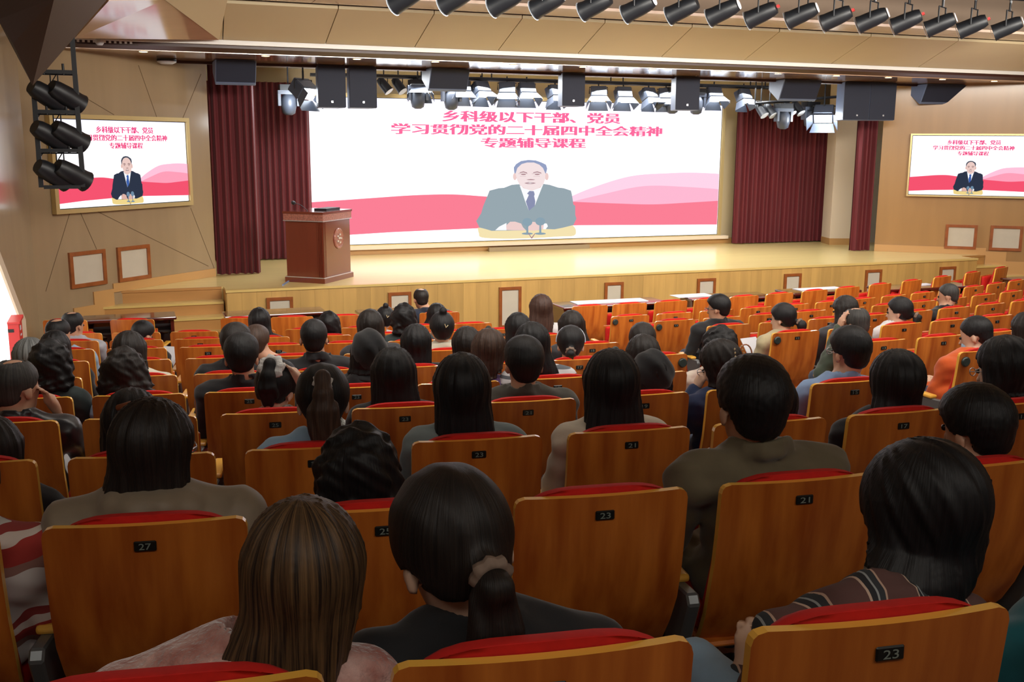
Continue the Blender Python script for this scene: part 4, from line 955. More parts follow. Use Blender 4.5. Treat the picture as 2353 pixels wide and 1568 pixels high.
def person(k, blk, c, px, py, hair, hm, top, tm, look=(0, 0, 0), hoff=.22, male=False, label='', sc=1.0, hl=.28, extra=(), arm=None, build=1.0, hdy=None, mask=False, shift=0, glasses=False, legs='denim', skin=None, tailm=None, curl=0, puff=0, hairw=1.0):
    """px,py: where the crown of the head shows in the photograph; row k fixes how far away it is"""
    P0, a = seatpos(k, c, blk); sc = sc*1.13; build = build*1.06; hairw = hairw*1.12
    skin = skin or (SKIN if male else SKIN2)
    # crown -> point on the circle of this row's heads
    r = ray(px, py); C = np.array([XC, CYC]); o = O3[:2]-C; R = RK(k)-hoff
    A_ = r[:2]@r[:2]; B_ = 2*o@r[:2]; C_ = o@o-R*R; t = (-B_-math.sqrt(B_*B_-4*A_*C_))/(2*A_)
    W = O3+r*t; W = W-np.array([0, 0, .105*sc])
    d = W-P0; ca, sa = math.cos(-a), math.sin(-a)
    H = np.array([d[0]*ca-d[1]*sa, d[0]*sa+d[1]*ca, d[2]])     # head centre in the seat's frame
    if k >= 8: h1, h2, h3 = .0115, .0108, .0070
    elif k >= 5: h1, h2, h3 = .0145, .0145, .0095
    else: h1, h2, h3 = .0185, .0185, .0125
    yaw, pit, rol = [math.radians(v) for v in look]
    HR = rotm(-pit, rol, yaw)*sc
    def hp(x, y, z): return H+HR@np.array([x, y, z])
    HRn = HR/sc
    fw = np.array([0, 1, 0])
    sw = (.19 if male else .172)*build
    lean = H[1]-.22
    shz = min(H[2]-.205, 1.24); shx = H[0]*.55; shy = .215+lean*.62
    N = np.array([shx*1.0+.1*(H[0]-shx), shy+.005, shz+.035])
    hipx = H[0]*.15
    S = [np.array([shx-sw, shy, shz-.03]), np.array([shx+sw, shy, shz-.03])]
    E = [np.array([shx-sw-.05, shy+.10, shz-.32]), np.array([shx+sw+.05, shy+.10, shz-.32])]
    HN = [np.array([hipx-.07, .50, .585]), np.array([hipx+.07, .50, .585])]
    ed = None
    if arm:
        for s_, spec in arm.items():
            i = 0 if s_ == 'L' else 1
            E[i] = np.array(spec[0])+np.array([shx, shy, shz]); HN[i] = H+np.array(spec[1])
    K = Field(h1)
    def torso(F, g, kk=.03):
        F.ell((hipx, .27, .57), (.165*build+g, .125+g, .12+g), kk); F.ell((hipx*.6+shx*.4, .25+(shy-.25)*.4, .57+(shz-.57)*.42), (.135*build+g, .10+g, .17+g), kk)
        F.ell((shx*.95, .01+.25*.3+shy*.7, .57+(shz-.57)*.72), (.15*build+g, .105+g, .17+g), kk)
        F.cap(S[0]+[.02, 0, 0], S[1]-[.02, 0, 0], .062+g, None, kk)
        for i in (0, 1): F.cap(N-[0, 0, .005], S[i]+[0, 0, .015], .045+g*.8, .05+g, kk)
    def arms(F, g, kk=.025, upto=1.0):
        for i in (0, 1):
            F.cap(S[i], E[i], .05+g, .040+g, kk); F.cap(E[i], E[i]+(HN[i]-E[i])*(.96 if upto >= 1 else upto), .040+g, .028+g*.9, kk)
    # --- body: one surface with head, neck, trunk, arms, hands and legs
    neck_r = .056 if male else .045
    K.ell(hp(0, -.008, .018), (.076*sc, .093*sc, .088*sc), .02, HRn); K.ell(hp(0, .032, -.045), (.058*sc, .060*sc, .072*sc), .03, HRn); K.ell(hp(0, .055, -.088), (.036*sc, .034*sc, .026*sc), .03, HRn)
    K.cap(hp(0, .092, -.012), hp(0, .108, -.042), .008, .013, .012); K.ell(hp(0, .088, -.074), (.024, .012, .009), .01, HRn)
    for s_ in (-1, 1): K.ell(hp(s_*.079, -.006, -.028), (.010, .021, .034), .01, HRn); K.ell(hp(s_*.031, .098, -.004), (.016, .012, .010), .01, HRn, sub=True)
    K.cap(hp(0, -.022, -.06), N, neck_r, neck_r+.012, .03)
    torso(K, -.012); arms(K, -.012)
    for i in (0, 1):
        s_ = -1 if i == 0 else 1
        dr_ = HN[i]-E[i]; dr_ = dr_/np.linalg.norm(dr_); up = np.array([0, 0, 1.0]); sd_ = np.cross(dr_, up); sd_ /= max(np.linalg.norm(sd_), .1)
        if arm: up = np.cross(sd_, dr_)
        pc_ = HN[i]+dr_*.045; K.cap(HN[i], pc_+dr_*.01, .026, .03, .015)
        for f in range(4):
            b0 = HN[i]+dr_*.085+sd_*(f-1.5)*.019*1.0; ln = (.055, .07, .066, .05)[f]; m1 = b0+dr_*ln*.55-up*.006; m2 = m1+dr_*ln*.4-up*.02
            K.cap(pc_+sd_*(f-1.5)*.014, b0, .011, .0095, .006); K.cap(b0, m1, .0095, .0088, .004); K.cap(m1, m2, .0088, .0078, .004)
        tb = HN[i]-sd_*s_*-.0+dr_*.02+sd_*s_*(-1)*.026; tm_ = tb+dr_*.04+sd_*s_*(-1)*.016; K.cap(HN[i]+dr_*.01, tb, .014, .012, .008); K.cap(tb, tm_, .012, .0085, .006)
    for s_ in (-1, 1):
        kn = (hipx+s_*.12, .66, .53); an = (hipx+s_*.12, .66, .08)
        K.cap((hipx+s_*.085, .30, .54), kn, .065, .048, .03); K.cap(kn, an, .045, .032, .02); K.cap((an[0], an[1]-.03, .045), (an[0], an[1]+.15, .035), .032, .028, .02)
    t = thing('person', label, 'person', P0, a, 'seated audience')
    body = inst('body', K.mesh('body', skin), t)
    for s_ in (-1, 1): inst('eye', EYEM, t, hp(s_*.030, .086, -.005))
    # --- clothes
    g = dict(shirt=.010, jacket=.020, hoodie=.024, puffer=.05, blouse=.014)[top]
    T = Field(h2)
    torso(T, g, .04); arms(T, g*.8, upto=.3 if 'bareforearm' in extra else 1.0)
    if top == 'shirt' or top == 'jacket':
        for i in range(10):
            a0, a1 = 2*math.pi*i/10, 2*math.pi*(i+1)/10; rr = neck_r+.022+g*.3
            q = lambda a_, z_: N+np.array([rr*math.cos(a_)*1.05, rr*math.sin(a_), z_+.018*(-math.sin(a_))])
            T.cap(q(a0, .015), q(a1, .015), .017, None, .012); T.cap(q(a0, .038), q(a1, .038), .012, None, .008); T.cap(q(a0, .052), q(a1, .052), .010, None, .006)
    elif top in ('hoodie', 'puffer'):
        big = .035 if top == 'hoodie' else .05
        for i in range(10):
            a0, a1 = 2*math.pi*i/10, 2*math.pi*(i+1)/10; rr = neck_r+(.03 if top == 'hoodie' else .05)
            q = lambda a_: N+np.array([rr*math.cos(a_)*1.15, rr*math.sin(a_)-.01, .012-.02*math.sin(a_)])
            T.cap(q(a0), q(a1), .026 if top == 'hoodie' else .056, None, .02)
        T.ell(N+np.array([0, -.075, -.045]), (.12, big, .075), .03)
    else: T.cap(N+[-.06, 0, 0], N+[.06, 0, 0], .05, None, .02)
    sd0 = (k*13+c*7) % 11
    if top != 'puffer': T.func(lambda X, D: D+.006*np.sin(X[2]*38+X[0]*22+sd0)*np.sin(X[0]*30-X[2]*17+X[1]*20+sd0*2)+.002*np.sin(X[2]*75+X[1]*60+X[0]*30))
    else: T.func(lambda X, D: D+.014*np.abs(np.sin(32*np.sqrt((X[0]-N[0])**2*.55+(X[1]-N[1])**2+(X[2]-N[2])**2)+.5*np.sin(X[0]*9)))+.003*np.sin(X[0]*45+X[2]*30)*np.sin(X[2]*60))
    T.func(lambda X, D: np.maximum(D, -(((X[0]-N[0]-.0)**2+(X[1]-N[1]-.01-(X[2]-N[2])*.25)**2)**.5-(neck_r+.004))*np.where(X[2] > N[2]+.012, 1, -1)-np.where(X[2] > N[2]+.012, 0, 1)) if True else D)
    inst('jacket' if top in ('jacket', 'puffer') else 'hoodie' if top == 'hoodie' else 'shirt', T.mesh('clothes', CL[tm]), t)
    L = Field(.022)
    L.ell((hipx, .28, .53), (.168*build, .13, .085), .03)
    for s_ in (-1, 1):
        kn = (hipx+s_*.12, .66, .53); an = (hipx+s_*.12, .66, .13)
        L.cap((hipx+s_*.085, .30, .54), kn, .078, .062, .03); L.cap(kn, an, .06, .05, .02)
        inst('shoe', SHOEM, t, (hipx+s_*.12, .625, .0))
    L.func(lambda X, D: np.maximum(D, .466-X[2]+np.where(X[1] > .56, -9, 0)))
    inst('trousers', L.mesh('trousers', CL[legs]), t)
    # --- hair
    G = Field(h3); hc = hp(0, -.012, .024)
    IR = np.linalg.inv(HR)
    def loc(X):
        q = [X[i]-H[i] for i in range(3)]
        return [IR[i, 0]*q[0]+IR[i, 1]*q[1]+IR[i, 2]*q[2] for i in range(3)]
    th = dict(short=.011, bald=.006, crop=.005).get(hair, .014)
    G.ell(hc, ((.078+th)*sc, (.095+th)*sc, (.087+th)*sc), .02, HRn)
    hg = np.array([H[0], H[1], H[2]])
    bk = np.array([-math.sin(yaw)*-1*0, 0, 0])
    # direction of the back of the head in the seat frame
    B3 = HRn@np.array([0, -1, 0]); B3 = np.array([B3[0], B3[1], 0]); B3 /= np.linalg.norm(B3)
    hw = hairw
    def back(y_, z_): q = H+B3*y_; return q[0], q[1], H[2]+z_
    face_open = .042
    if hair in ('short', 'crop', 'bald'):
        def cut(X, D):
            x, y, z = loc(X); c1 = y-(.052+.9*np.clip(z-.03, -.2, .2)); c1 = np.where(z > .055, y-.11, c1)
            c2 = -z-.072-.25*np.clip(-y-.03, 0, .1); side = np.minimum(np.minimum(np.abs(x)-.058, -.012-z), y+.035)
            D = np.maximum(np.maximum(np.maximum(D, c1*.8), c2), side)
            if hair == 'bald': D = np.maximum(D, -(np.sqrt((x/.040)**2+((y+.025)/.056)**2+((z-.112)/.055)**2)-1)*.05)
            return D+.0018*np.sin(x*210+5*np.sin(z*60))*np.sin(y*190+z*120)
        if hair != 'crop' and hair != 'bald': G.ell(hp(0, .01, .055), (.080*sc, .085*sc, .062*sc), .03, HRn)
        G.ell(hp(0, -.045, -.035), (.062*sc, .052*sc, .055*sc), .02, HRn)
    else:
        if hair == 'long': keys = [(*back(.0, .04), .088*hw, .095), (*back(.025, -.06), .098*hw, .085), (*back(.05, -.16), .105*hw, .062), (*back(.06, -hl), .105*hw, .040), (*back(.06, -hl-.05), .085*hw, .026)]
        elif hair == 'bob': keys = [(*back(.0, .04), .090*hw, .098), (*back(.012, -.05), .104*hw, .095), (*back(.02, -.11), .110*hw, .088), (*back(.025, -hl), .100*hw, .07)]
        elif hair == 'curly': keys = [(*back(.0, .05), .092*hw, .098), (*back(.02, -.05), .112*hw, .10), (*back(.03, -.13), .12*hw, .09), (*back(.035, -hl), .105*hw, .065)]
        else: keys = None
        if keys:
            dn = N-H; fr_ = lambda z_: float(np.interp(H[2]-z_, [.04, .12, .20], [0, .45, .8]))
            keys = [(q[0]+dn[0]*fr_(q[2]), q[1]+min(0, dn[1])*fr_(q[2]), *q[2:]) for q in keys]; G.loft(keys, .03)
        if hair in ('pony', 'highpony', 'bun', 'lowbun'):
            G.ell(hp(0, -.045, -.035), (.064*sc, .054*sc, .058*sc), .02, HRn)
            if hair == 'pony': kx = hp(.0, -.125, -.045); G.cap(hp(0, -.09, -.03), kx, .035, .022, .025)
            if hair == 'highpony': kx = hp(0, -.105, .07); G.cap(hp(0, -.07, .05), kx, .04, .024, .02)
            TG = Field(h3)
            if hair in ('pony', 'highpony'):
                hi_ = hair == 'highpony'; ax_ = B3*(.7 if hi_ else .9)+np.array([0, 0, .5 if hi_ else -.3]); q = kx+B3*(.062 if hi_ else .02)
                TG.cap(kx-ax_*.01, kx+ax_*.045, .024, .027, .01); TG.cap(kx+ax_*.04, q-[0, 0, .03], .027, .034, .015); TG.loft([(q[0], q[1], q[2]-.015, .030, .026), (q[0]+B3[0]*.012, q[1]+B3[1]*.012, q[2]-.09, .046*hw, .032), (q[0]+B3[0]*.0, q[1], q[2]-hl*.75, .050*hw, .028), (q[0], q[1], q[2]-hl-.03, .024, .016)], .015)
            if hair == 'bun': G.ell(hp(0, -.060, .132), (.034, .032, .036), .010, HRn)
            if hair == 'lowbun': kx = hp(.02, -.12, -.045); G.ell(kx, (.03, .03, .03), .01); G.ell(kx+B3*.04-[0, 0, .03], (.046, .042, .055), .015)
        def cut(X, D):
            x, y, z = loc(X); y = y+math.tan(pit)*np.minimum(z+.04, 0)*(1.0 if hair in ('long', 'bob', 'curly') else 0)
            face = np.maximum(y-.044-.55*np.clip(z-.02, 0, .2), 0*y-1)
            lim = np.where(z > .062, y-.115, y-(.040 if hair in ('long', 'bob', 'curly') else .035)-np.clip(z-.01, 0, 1)*.9)
            if hair in ('long', 'bob', 'curly'):
                cav = np.sqrt((x/.070)**2+((y-.075)/.075)**2+((z+.045)/.10)**2)-1
                D = np.maximum(D, -cav*.07)
            else:
                c2 = -z-.070-.15*np.clip(-y-.03, 0, .1)
                if hair in ('bun',): D = np.maximum(D, np.where(np.abs(x) < .2, c2, -1))
                else:
                    c3 = np.where(y > -.075, c2, -1); D = np.maximum(D, c3)
                side = np.minimum(np.minimum(np.abs(x)-.062, -.012-z), y+.03); D = np.maximum(D, side)
            D = np.maximum(D, lim*.8)
            an_ = np.arctan2(x, -y+.0)
            A1 = .0022 if k >= 8 else .003
            if hair == 'curly' or curl:
                cc = curl or 1; D = D+cc*(.006*np.sin(x*75+3*np.sin(z*40))*np.sin(z*62+x*30+y*25)+.005*np.sin(y*80+z*50+x*40)+.003*np.sin(z*150+x*130)*np.sin(y*120))
            elif hair in ('long', 'bob'): D = D+A1*np.sin(an_*17+1.2*np.sin(z*14)+sd0)+A1*.7*np.sin(an_*31+2*np.sin(z*9+sd0))-.0*z
            else: D = D+.0012*np.sin(x*150+z*40)
            return D
    G.func(cut)
    def recentre(me):
        me.transform(Matrix.Translation(Vector(-H))); return me
    hn = inst('hair', recentre(G.mesh('hair', hm)), t, H)
    if hair in ('pony', 'highpony'):
        TG.func(lambda X, D: D+.003*np.sin(X[0]*170+sd0+2*np.sin(X[2]*25))*np.clip((kx[2]-X[2])*20, 0, 1)); tm2 = TG.mesh('ponytail', tailm or hm); tm2.transform(Matrix.Translation(Vector(-kx))); inst('ponytail', tm2, t, kx)
    if hair in ('pony', 'highpony', 'lowbun'):
        m_ = MB(); rr = .027 if 'bigscrunchie' not in extra else .042
        zdir = Vector(B3*(.9 if hair != 'highpony' else .7)+np.array([0, 0, -.3 if hair != 'highpony' else .5])).normalized(); q4 = zdir.to_track_quat('Z', 'Y').to_matrix().to_4x4(); q4.translation = Vector(kx+B3*.012)
        prof = [(rr+.010*math.cos(u), .014*math.sin(u)) for u in np.linspace(0, 2*math.pi, 9)]
        if 'bigscrunchie' in extra: prof = [(rr+.024*math.cos(u), .028*math.sin(u)) for u in np.linspace(0, 2*math.pi, 9)]
        vs = []
        for i_, (r_, z_) in enumerate(prof):
            for kk in range(24):
                aa = 2*math.pi*kk/24; w_ = 1+(.12*math.sin(aa*8) if r_ > rr else 0); vs.append(q4@Vector((r_*w_*math.cos(aa), r_*w_*math.sin(aa), z_)))
        fs = [(i_*24+kk, i_*24+(kk+1) % 24, (i_+1)*24+(kk+1) % 24, (i_+1)*24+kk) for i_ in range(8) for kk in range(24)]
        m_.add(vs, fs, 0, True); m_.build('scrunchie', SCRW if 'white' in extra else SCR, t)
    if 'clawclip' in extra:
        m_ = MB(); b_ = hp(0, -.140, .035)
        for s_ in (-1, 1): m_.tube([b_+[s_*.012, 0, .03], b_+[s_*.03, -.012, .01], b_+[s_*.012, -.008, -.02], b_+[s_*.028, 0, -.045], b_+[s_*.016, .0, -.06]], .007, 8)
        m_.build('claw_clip', CLIPM, t)
    if 'brownclip' in extra:
        m_ = MB(); b_ = hp(0.02, -.13, .05); m_.tube([b_+[-.05, .02, -.01], b_+[0, -.01, .01], b_+[.05, .02, .0]], .012, 8); m_.build('claw_clip', BROWNCLIP, t)
    if 'pearlclips' in extra:
        m_ = MB()
        for s_ in (-1, 1):
            for i in range(7):
                b_ = hp(s_*(.028+.006*i*.6), -.128+.006*i*.4, .055-.017*i); m_.lathe([(.001, -.007), (.006, 0), (.001, .007)], 6, 0, Matrix.Translation(Vector(b_)))
        m_.build('pearl_clips', CLIPM, t)
    if 'headband' in extra:
        m_ = MB(); m_.tube([hp(.094*math.cos(u), .02, .02+.098*math.sin(u)) for u in np.linspace(-.1, math.pi+.1, 14)], .006, 6); m_.build('headband', mat('headband_white', (200, 206, 220), .3), t)
    if 'smallclip' in extra:
        m_ = MB(); b_ = hp(0.0, -.128, .05); m_.tube([b_, b_+[.01, 0, -.03], b_+[.028, 0, -.01]], .004, 6); m_.build('hair_clip', CLIPM, t)
    if 'earring' in extra:
        m_ = MB(); b_ = hp(-.085, 0, -.07); m_.lathe([(.001, -.006), (.006, 0), (.001, .006)], 8, 0, Matrix.Translation(Vector(b_))); m_.build('earring', SILV, t)
    if 'hoodup' in extra:
        Hd = Field(h2); Hd.ell(hp(0, -.02, .02), (.112, .12, .125), .02, HRn); Hd.ell(N+[0, -.05, -.02], (.14, .08, .10), .04)
        Hd.func(lambda X, D: np.maximum(D+.008*np.sin(X[2]*42+X[0]*25)*np.sin(X[0]*38+X[1]*20), loc(X)[1]-.03)); inst('hood', Hd.mesh('hood', CL[tm]), t)
    if mask:
        m_ = Field(.007 if k > 6 else .010); m_.ell(hp(0, .058, -.065), (.058, .054, .046), .01, HRn)
        m_.func(lambda X, D: np.maximum(D, .03-loc(X)[1])); q_ = inst('face_mask', m_.mesh('face_mask', MASKM), t)
    if glasses:
        m_ = MB()
        for s_ in (-1, 1):
            m_.tube([hp(s_*.032+.02*math.cos(u), .108, -.006+.016*math.sin(u)) for u in np.linspace(0, 2*math.pi, 13)], .0022, 5); m_.tube([hp(s_*.052, .107, -.003), hp(s_*.082, .0, -.006)], .0025, 5)
        m_.tube([hp(-.012, .109, 0), hp(.012, .109, 0)], .002, 5); m_.build('glasses', GLASSR, t)
    if 'pearlcollar' in extra:
        m_ = MB(); b_ = N+[-.05, -.03, .03]; m_.lathe([(.001, -.02), (.016, -.01), (.018, .01), (.001, .022)], 12, 0, Matrix.Translation(Vector(b_))); m_.build('earring', CLIPM, t)
    return t
UP = {}
def raised(s, hx, hy, hz, ex=.12, ey=.16, ez=-.18):
    q = -1 if s == 'L' else 1
    return {s: ((q*(.16+ex), ey, ez), (q*hx, hy, hz))}
# ------------------------------------------------------------------ who sits where
# (row, block, column, crown x, crown y, hair, hair material, top, top material, options)
PEOPLE = [
 (10, 0, 0, 690, 1172, 'long', HHL, 'hoodie', 'fuzzypink', dict(hl=.30, hairw=.92, sc=.97, build=1.1, label='person with long highlighted brown hair and fuzzy pink sweater, nearest row', look=(8, 6, 4), hoff=.22)),
 (10, 0, 1, 1040, 1100, 'pony', HD, 'jacket', 'black', dict(hl=.20, sc=1.08, label='person in black coat with smooth low ponytail in a taupe scrunchie, nearest row', look=(14, 24, -8), hoff=.30, build=1.1, extra=('pearlcollar',))),
 (10, 0, 2, 2140, 1040, 'bob', HB, 'shirt', 'brownstripe', dict(hl=.20, hairw=1.16, sc=1.17, label='person with black bob in brown shirt with pale stripes, bottom right', look=(22, 30, -8), hoff=.42, build=1.15, legs='lightblue')),
 (10, 0, 3, 2560, 1150, 'bob', HB, 'hoodie', 'teal', dict(hl=.14, label='person in teal top, only the shoulder in view at the right edge')),
 (9, 0, -1, -115, 1010, 'long', HD, 'puffer', 'knit', dict(label='person in white sweater with red knitted bands, cut by the left edge', build=1.12)),
 (9, 0, 0, 345, 932, 'long', HD, 'puffer', 'taupe', dict(hl=.14, hairw=.98, label='person in taupe puffer jacket with long dark hair, wearing a face mask', look=(-28, 8, 6), hoff=.27, mask=True, build=1.15, glasses=True)),
 (9, 0, 1, 820, 997, 'curly', HB, 'jacket', 'black', dict(hl=.20, hairw=1.08, sc=1.06, label='person with wavy black shoulder-length hair, before the seat numbered 25', look=(10, 18, 0), hoff=.30)),
 (9, 0, 3, 1735, 832, 'short', HB, 'jacket', 'olive', dict(male=True, sc=1.08, label='person with thick short black hair in an olive brown jacket', look=(-4, 4, 0), build=1.12)),
 (9, 0, 4, 2252, 896, 'short', HB, 'jacket', 'darkolive', dict(male=True, sc=1.02, label='person with tousled short black hair near the right edge, third head up', look=(12, 10, -4))),
 (8, 0, -1, -25, 968, 'long', HD, 'hoodie', 'black', dict(label='person with dark brown long hair at the left edge, in front of the knitted sweater')),
 (8, 0, 0, 300, 907, 'bob', HB, 'blouse', 'black', dict(hl=.13, label='person with dark hair and a brown clip, hidden behind the taupe jacket', look=(0, 20, 0), hoff=.28, extra=('brownclip',))),
 (8, 0, 1, 740, 848, 'highpony', HB, 'blouse', 'lightblue', dict(hl=.24, hairw=1.1, sc=1.0, tailm=HBR, extra=('white',), label='person with high brown ponytail over black hair and light blue top', look=(0, 8, 0), hoff=.24)),
 (8, 0, 2, 1060, 823, 'long', HB, 'blouse', 'greygreen', dict(hl=.23, hairw=1.0, sc=1.05, label='person with long straight black hair in grey-green blouse, middle of the picture')),
 (8, 0, 3, 1405, 813, 'long', HB, 'blouse', 'beige', dict(hl=.24, hairw=1.06, sc=1.05, label='person with long black hair in beige jacket, before seat 21 of the third nearest row', hoff=.24)),
 (8, 0, 4, 1775, 872, 'long', HB, 'jacket', 'navy', dict(hl=.22, label='person with long black hair mostly hidden behind the olive jacket', look=(0, 20, 0), hoff=.3)),
 (8, 0, 5, 2063, 813, 'long', HB, 'blouse', 'black', dict(hl=.22, hairw=1.0, sc=1.06, label='person with very long straight black hair, before seat 17 at the right')),
 (8, 0, 6, 2312, 783, 'bob', HB, 'jacket', 'darkgreen', dict(hl=.10, hairw=1.0, sc=1.05, label='person with short black bob and glasses at the right edge behind the orange hoodie', look=(18, 14, 0), glasses=True)),
 (7, 0, -1, 32, 829, 'bald', HSH, 'jacket', 'leather', dict(male=True, sc=1.02, label='balding person in black leather jacket, hand raised to the chin, left edge', look=(-30, 10, 0), hoff=.28, arm=raised('R', .15, .06, -.13, ex=.12, ey=.18, ez=-.25), extra=('bareforearm',), build=1.1)),
 (7, 0, 1, 632, 834, 'highpony', HB, 'jacket', 'tweed', dict(hl=.15, label='person with white scrunchie and tweed jacket, one hand raised to the head', look=(-22, 22, 10), extra=('bigscrunchie', 'white', 'bareforearm'), arm=raised('R', .115, -.03, .03, ex=.15, ey=.10, ez=-.06), hoff=.3)),
 (7, 0, 2, 903, 806, 'long', HB, 'blouse', 'black', dict(hl=.19, hairw=1.05, label='person with shoulder-length straight black hair, left of the purple sweater', hoff=.24)),
 (7, 0, 3, 1204, 780, 'short', HB, 'jacket', 'darkolive', dict(male=True, sc=1.0, label='person with short black hair in dark olive jacket, right of the purple sweater', build=1.12)),
 (7, 0, 4, 1497, 818, 'bob', HB, 'hoodie', 'black', dict(hl=.10, label='person in black with the hood down, right of the beige jacket', look=(10, 25, 0), hoff=.28, extra=('hoodup',))),
 (7, 0, 5, 1658, 789, 'bob', HD, 'jacket', 'navy', dict(hl=.09, hairw=.86, label='person in navy with pearl hair clips, head bowed onto one hand', look=(30, 22, -6), hoff=.30, extra=('pearlclips',), arm=raised('L', .10, .08, -.14, ex=.14, ey=.10, ez=-.28), glasses=True)),
 (7, 0, 6, 1957, 757, 'short', HB, 'shirt', 'blueshirt', dict(male=True, sc=1.02, label='person with short black hair in a light blue shirt', look=(6, 6, 0), glasses=True, build=1.05)),
 (6, 0, -1, 113, 787, 'curly', HB, 'blouse', 'darkgreen', dict(hl=.15, label='person with full curly black hair, second from the left wall', hoff=.26)),
 (6, 0, 0, 283, 806, 'curly', HD, 'blouse', 'lightblue', dict(hl=.20, hairw=1.15, label='person with thick wavy dark hair and a light blue sleeve', look=(-10, 10, 0), hoff=.26)),
 (6, 0, 1, 553, 772, 'short', HB, 'jacket', 'black', dict(male=True, label='person with black hair in black jacket, left of the white scrunchie', look=(0, 6, 0), build=1.1)),
 (6, 0, 2, 848, 768, 'bob', HB, 'hoodie', 'black', dict(hl=.08, label='person in a black hood, behind the straight black hair', look=(0, 12, 0), extra=('hoodup', 'earring'))),
 (6, 0, 3, 1122, 763, 'long', HBR, 'blouse', 'purple', dict(hl=.10, hairw=.95, build=1.12, label='person with shoulder-length brown hair in purple sweater', look=(-8, 18, 6), hoff=.3)),
 (6, 0, 4, 1222, 748, 'long', HB, 'blouse', 'greystripe', dict(hl=.24, label='person in grey and white striped top, left of the grey seat 19', look=(10, 10, 0))),
 (6, 0, 5, 1478, 776, 'long', HD, 'blouse', 'cream', dict(hl=.16, label='person with dark brown hair in front of the black hood', look=(0, 12, 0))),
 (6, 0, 6, 1655, 757, 'curly', HB, 'blouse', 'cheque', dict(hl=.12, label='person with dark tousled hair in patterned cream top, right of the aisle lamp', look=(12, 14, 0), hoff=.30, build=1.15)),
 (6, 1, 0, 2245, 730, 'crop', HB, 'hoodie', 'orange', dict(label='person in an orange hoodie wearing a pale blue face mask', look=(30, 20, 0), hoff=.32, mask=True, build=1.08, sc=1.02)),
 (5, 0, -1, 67, 783, 'bob', HG, 'jacket', 'darkgreen', dict(hl=.12, label='person with grey hair at the far left, below the red box', look=(0, 10, 0))),
 (5, 0, 0, 297, 768, 'long', HD, 'blouse', 'cream', dict(hl=.24, label='person with long dark hair in cream blouse, left part of the hall', look=(-12, 16, -6), hoff=.28)),
 (5, 0, 1, 540, 748, 'short', HD, 'jacket', 'black', dict(male=True, label='person in black coat with full dark hair, sixth row from the stage', look=(-14, 6, 0))),
 (5, 0, 2, 720, 736, 'crop', HB, 'shirt', 'black', dict(male=True, label='person with cropped black hair and prominent ears in black shirt', build=1.05)),
 (5, 0, 3, 955, 751, 'long', HB, 'blouse', 'black', dict(hl=.20, label='person with straight black hair left of the cream collar and hair bun')),
 (5, 0, 4, 1072, 756, 'long', HD, 'blouse', 'charcoal', dict(hl=.16, label='person with dark shoulder-length hair, partly behind the brown-haired person')),
 (5, 0, 5, 1312, 754, 'pony', HB, 'blouse', 'beige', dict(hl=.14, label='person with black ponytail and thin shining headband', look=(-18, 10, 0), extra=('headband',))),
 (5, 0, 6, 1477, 747, 'pony', HD, 'blouse', 'white', dict(hl=.20, label='person with glossy dark hair tied back, at the aisle', look=(-18, 12, 0))),
 (5, 1, 0, 1968, 709, 'bald', HSH, 'jacket', 'green', dict(male=True, label='balding person in green jacket with a hand raised to the face', look=(18, 16, 0), hoff=.3, arm=raised('L', .13, .03, -.03, ex=.12, ey=.10, ez=-.22), extra=(), build=1.05)),
 (4, 0, -1, 125, 764, 'bob', HB, 'blouse', 'black', dict(hl=.13, label='person with black hair held by a cream claw clip', extra=('clawclip',))),
 (4, 0, 2, 588, 752, 'short', HBR, 'jacket', 'charcoal', dict(male=True, label='person with brown-black hair seen between two dark-haired heads, left', look=(-10, 6, 0))),
 (4, 0, 3, 850, 716, 'long', HD, 'blouse', 'charcoal', dict(hl=.18, label='person with straight dark brown hair above the black hood')),
 (4, 0, 4, 1015, 721, 'bun', HB, 'hoodie', 'cream', dict(label='person with top bun and cream collar, centre left', extra=('smallclip',))),
 (4, 0, 5, 1190, 723, 'long', HB, 'blouse', 'black', dict(hl=.19, label='person with black straight hair left below the long auburn hair')),
 (4, 0, 6, 1313, 718, 'long', HD, 'blouse', 'charcoal', dict(hl=.22, hairw=1.15, label='person with long dark hair beside the aisle, above the headband', hoff=.26)),
 (4, 1, 0, 1800, 701, 'lowbun', HB, 'hoodie', 'khaki', dict(label='person in khaki jacket with a low bun', look=(28, 10, 0), hoff=.26)),
 (4, 1, 1, 1943, 684, 'long', HD, 'blouse', 'charcoal', dict(hl=.24, hairw=1.1, label='person with long dark hair in dark grey coat, behind the balding person', look=(16, 12, 0), hoff=.28)),
 (4, 1, 2, 2068, 687, 'pony', HB, 'hoodie', 'white', dict(hl=.12, label='person with black hair over a white jacket, right block', look=(34, 8, 0))),
 (6, 1, 1, 2362, 722, 'long', HD, 'blouse', 'charcoal', dict(hl=.22, label='person with long dark hair cut by the right edge')),
 (3, 0, -1, 133, 734, 'bald', HB, 'shirt', 'lightblue', dict(male=True, label='balding person in pale blue shirt near the left wall, above the claw clip', look=(-26, 6, 0))),
 (3, 0, 4, 928, 702, 'curly', HB, 'blouse', 'darkgreen', dict(hl=.10, label='person with short curly black hair in dark green top, centre left', look=(-10, 8, 0))),
 (3, 0, 6, 1243, 680, 'long', HAU, 'blouse', 'white', dict(hl=.32, hairw=1.05, label='person with very long auburn hair near the front at the aisle')),
 (3, 1, 0, 1652, 680, 'short', HB, 'jacket', 'black', dict(male=True, label='person with glasses in black jacket turned to the left, right block', look=(38, 8, 0), glasses=True, build=1.15)),
 (3, 1, 5, 2180, 654, 'crop', HSH, 'shirt', 'black', dict(male=True, label='person with cropped grey hair in black shirt, far right', look=(34, 12, 0), hoff=.26)),
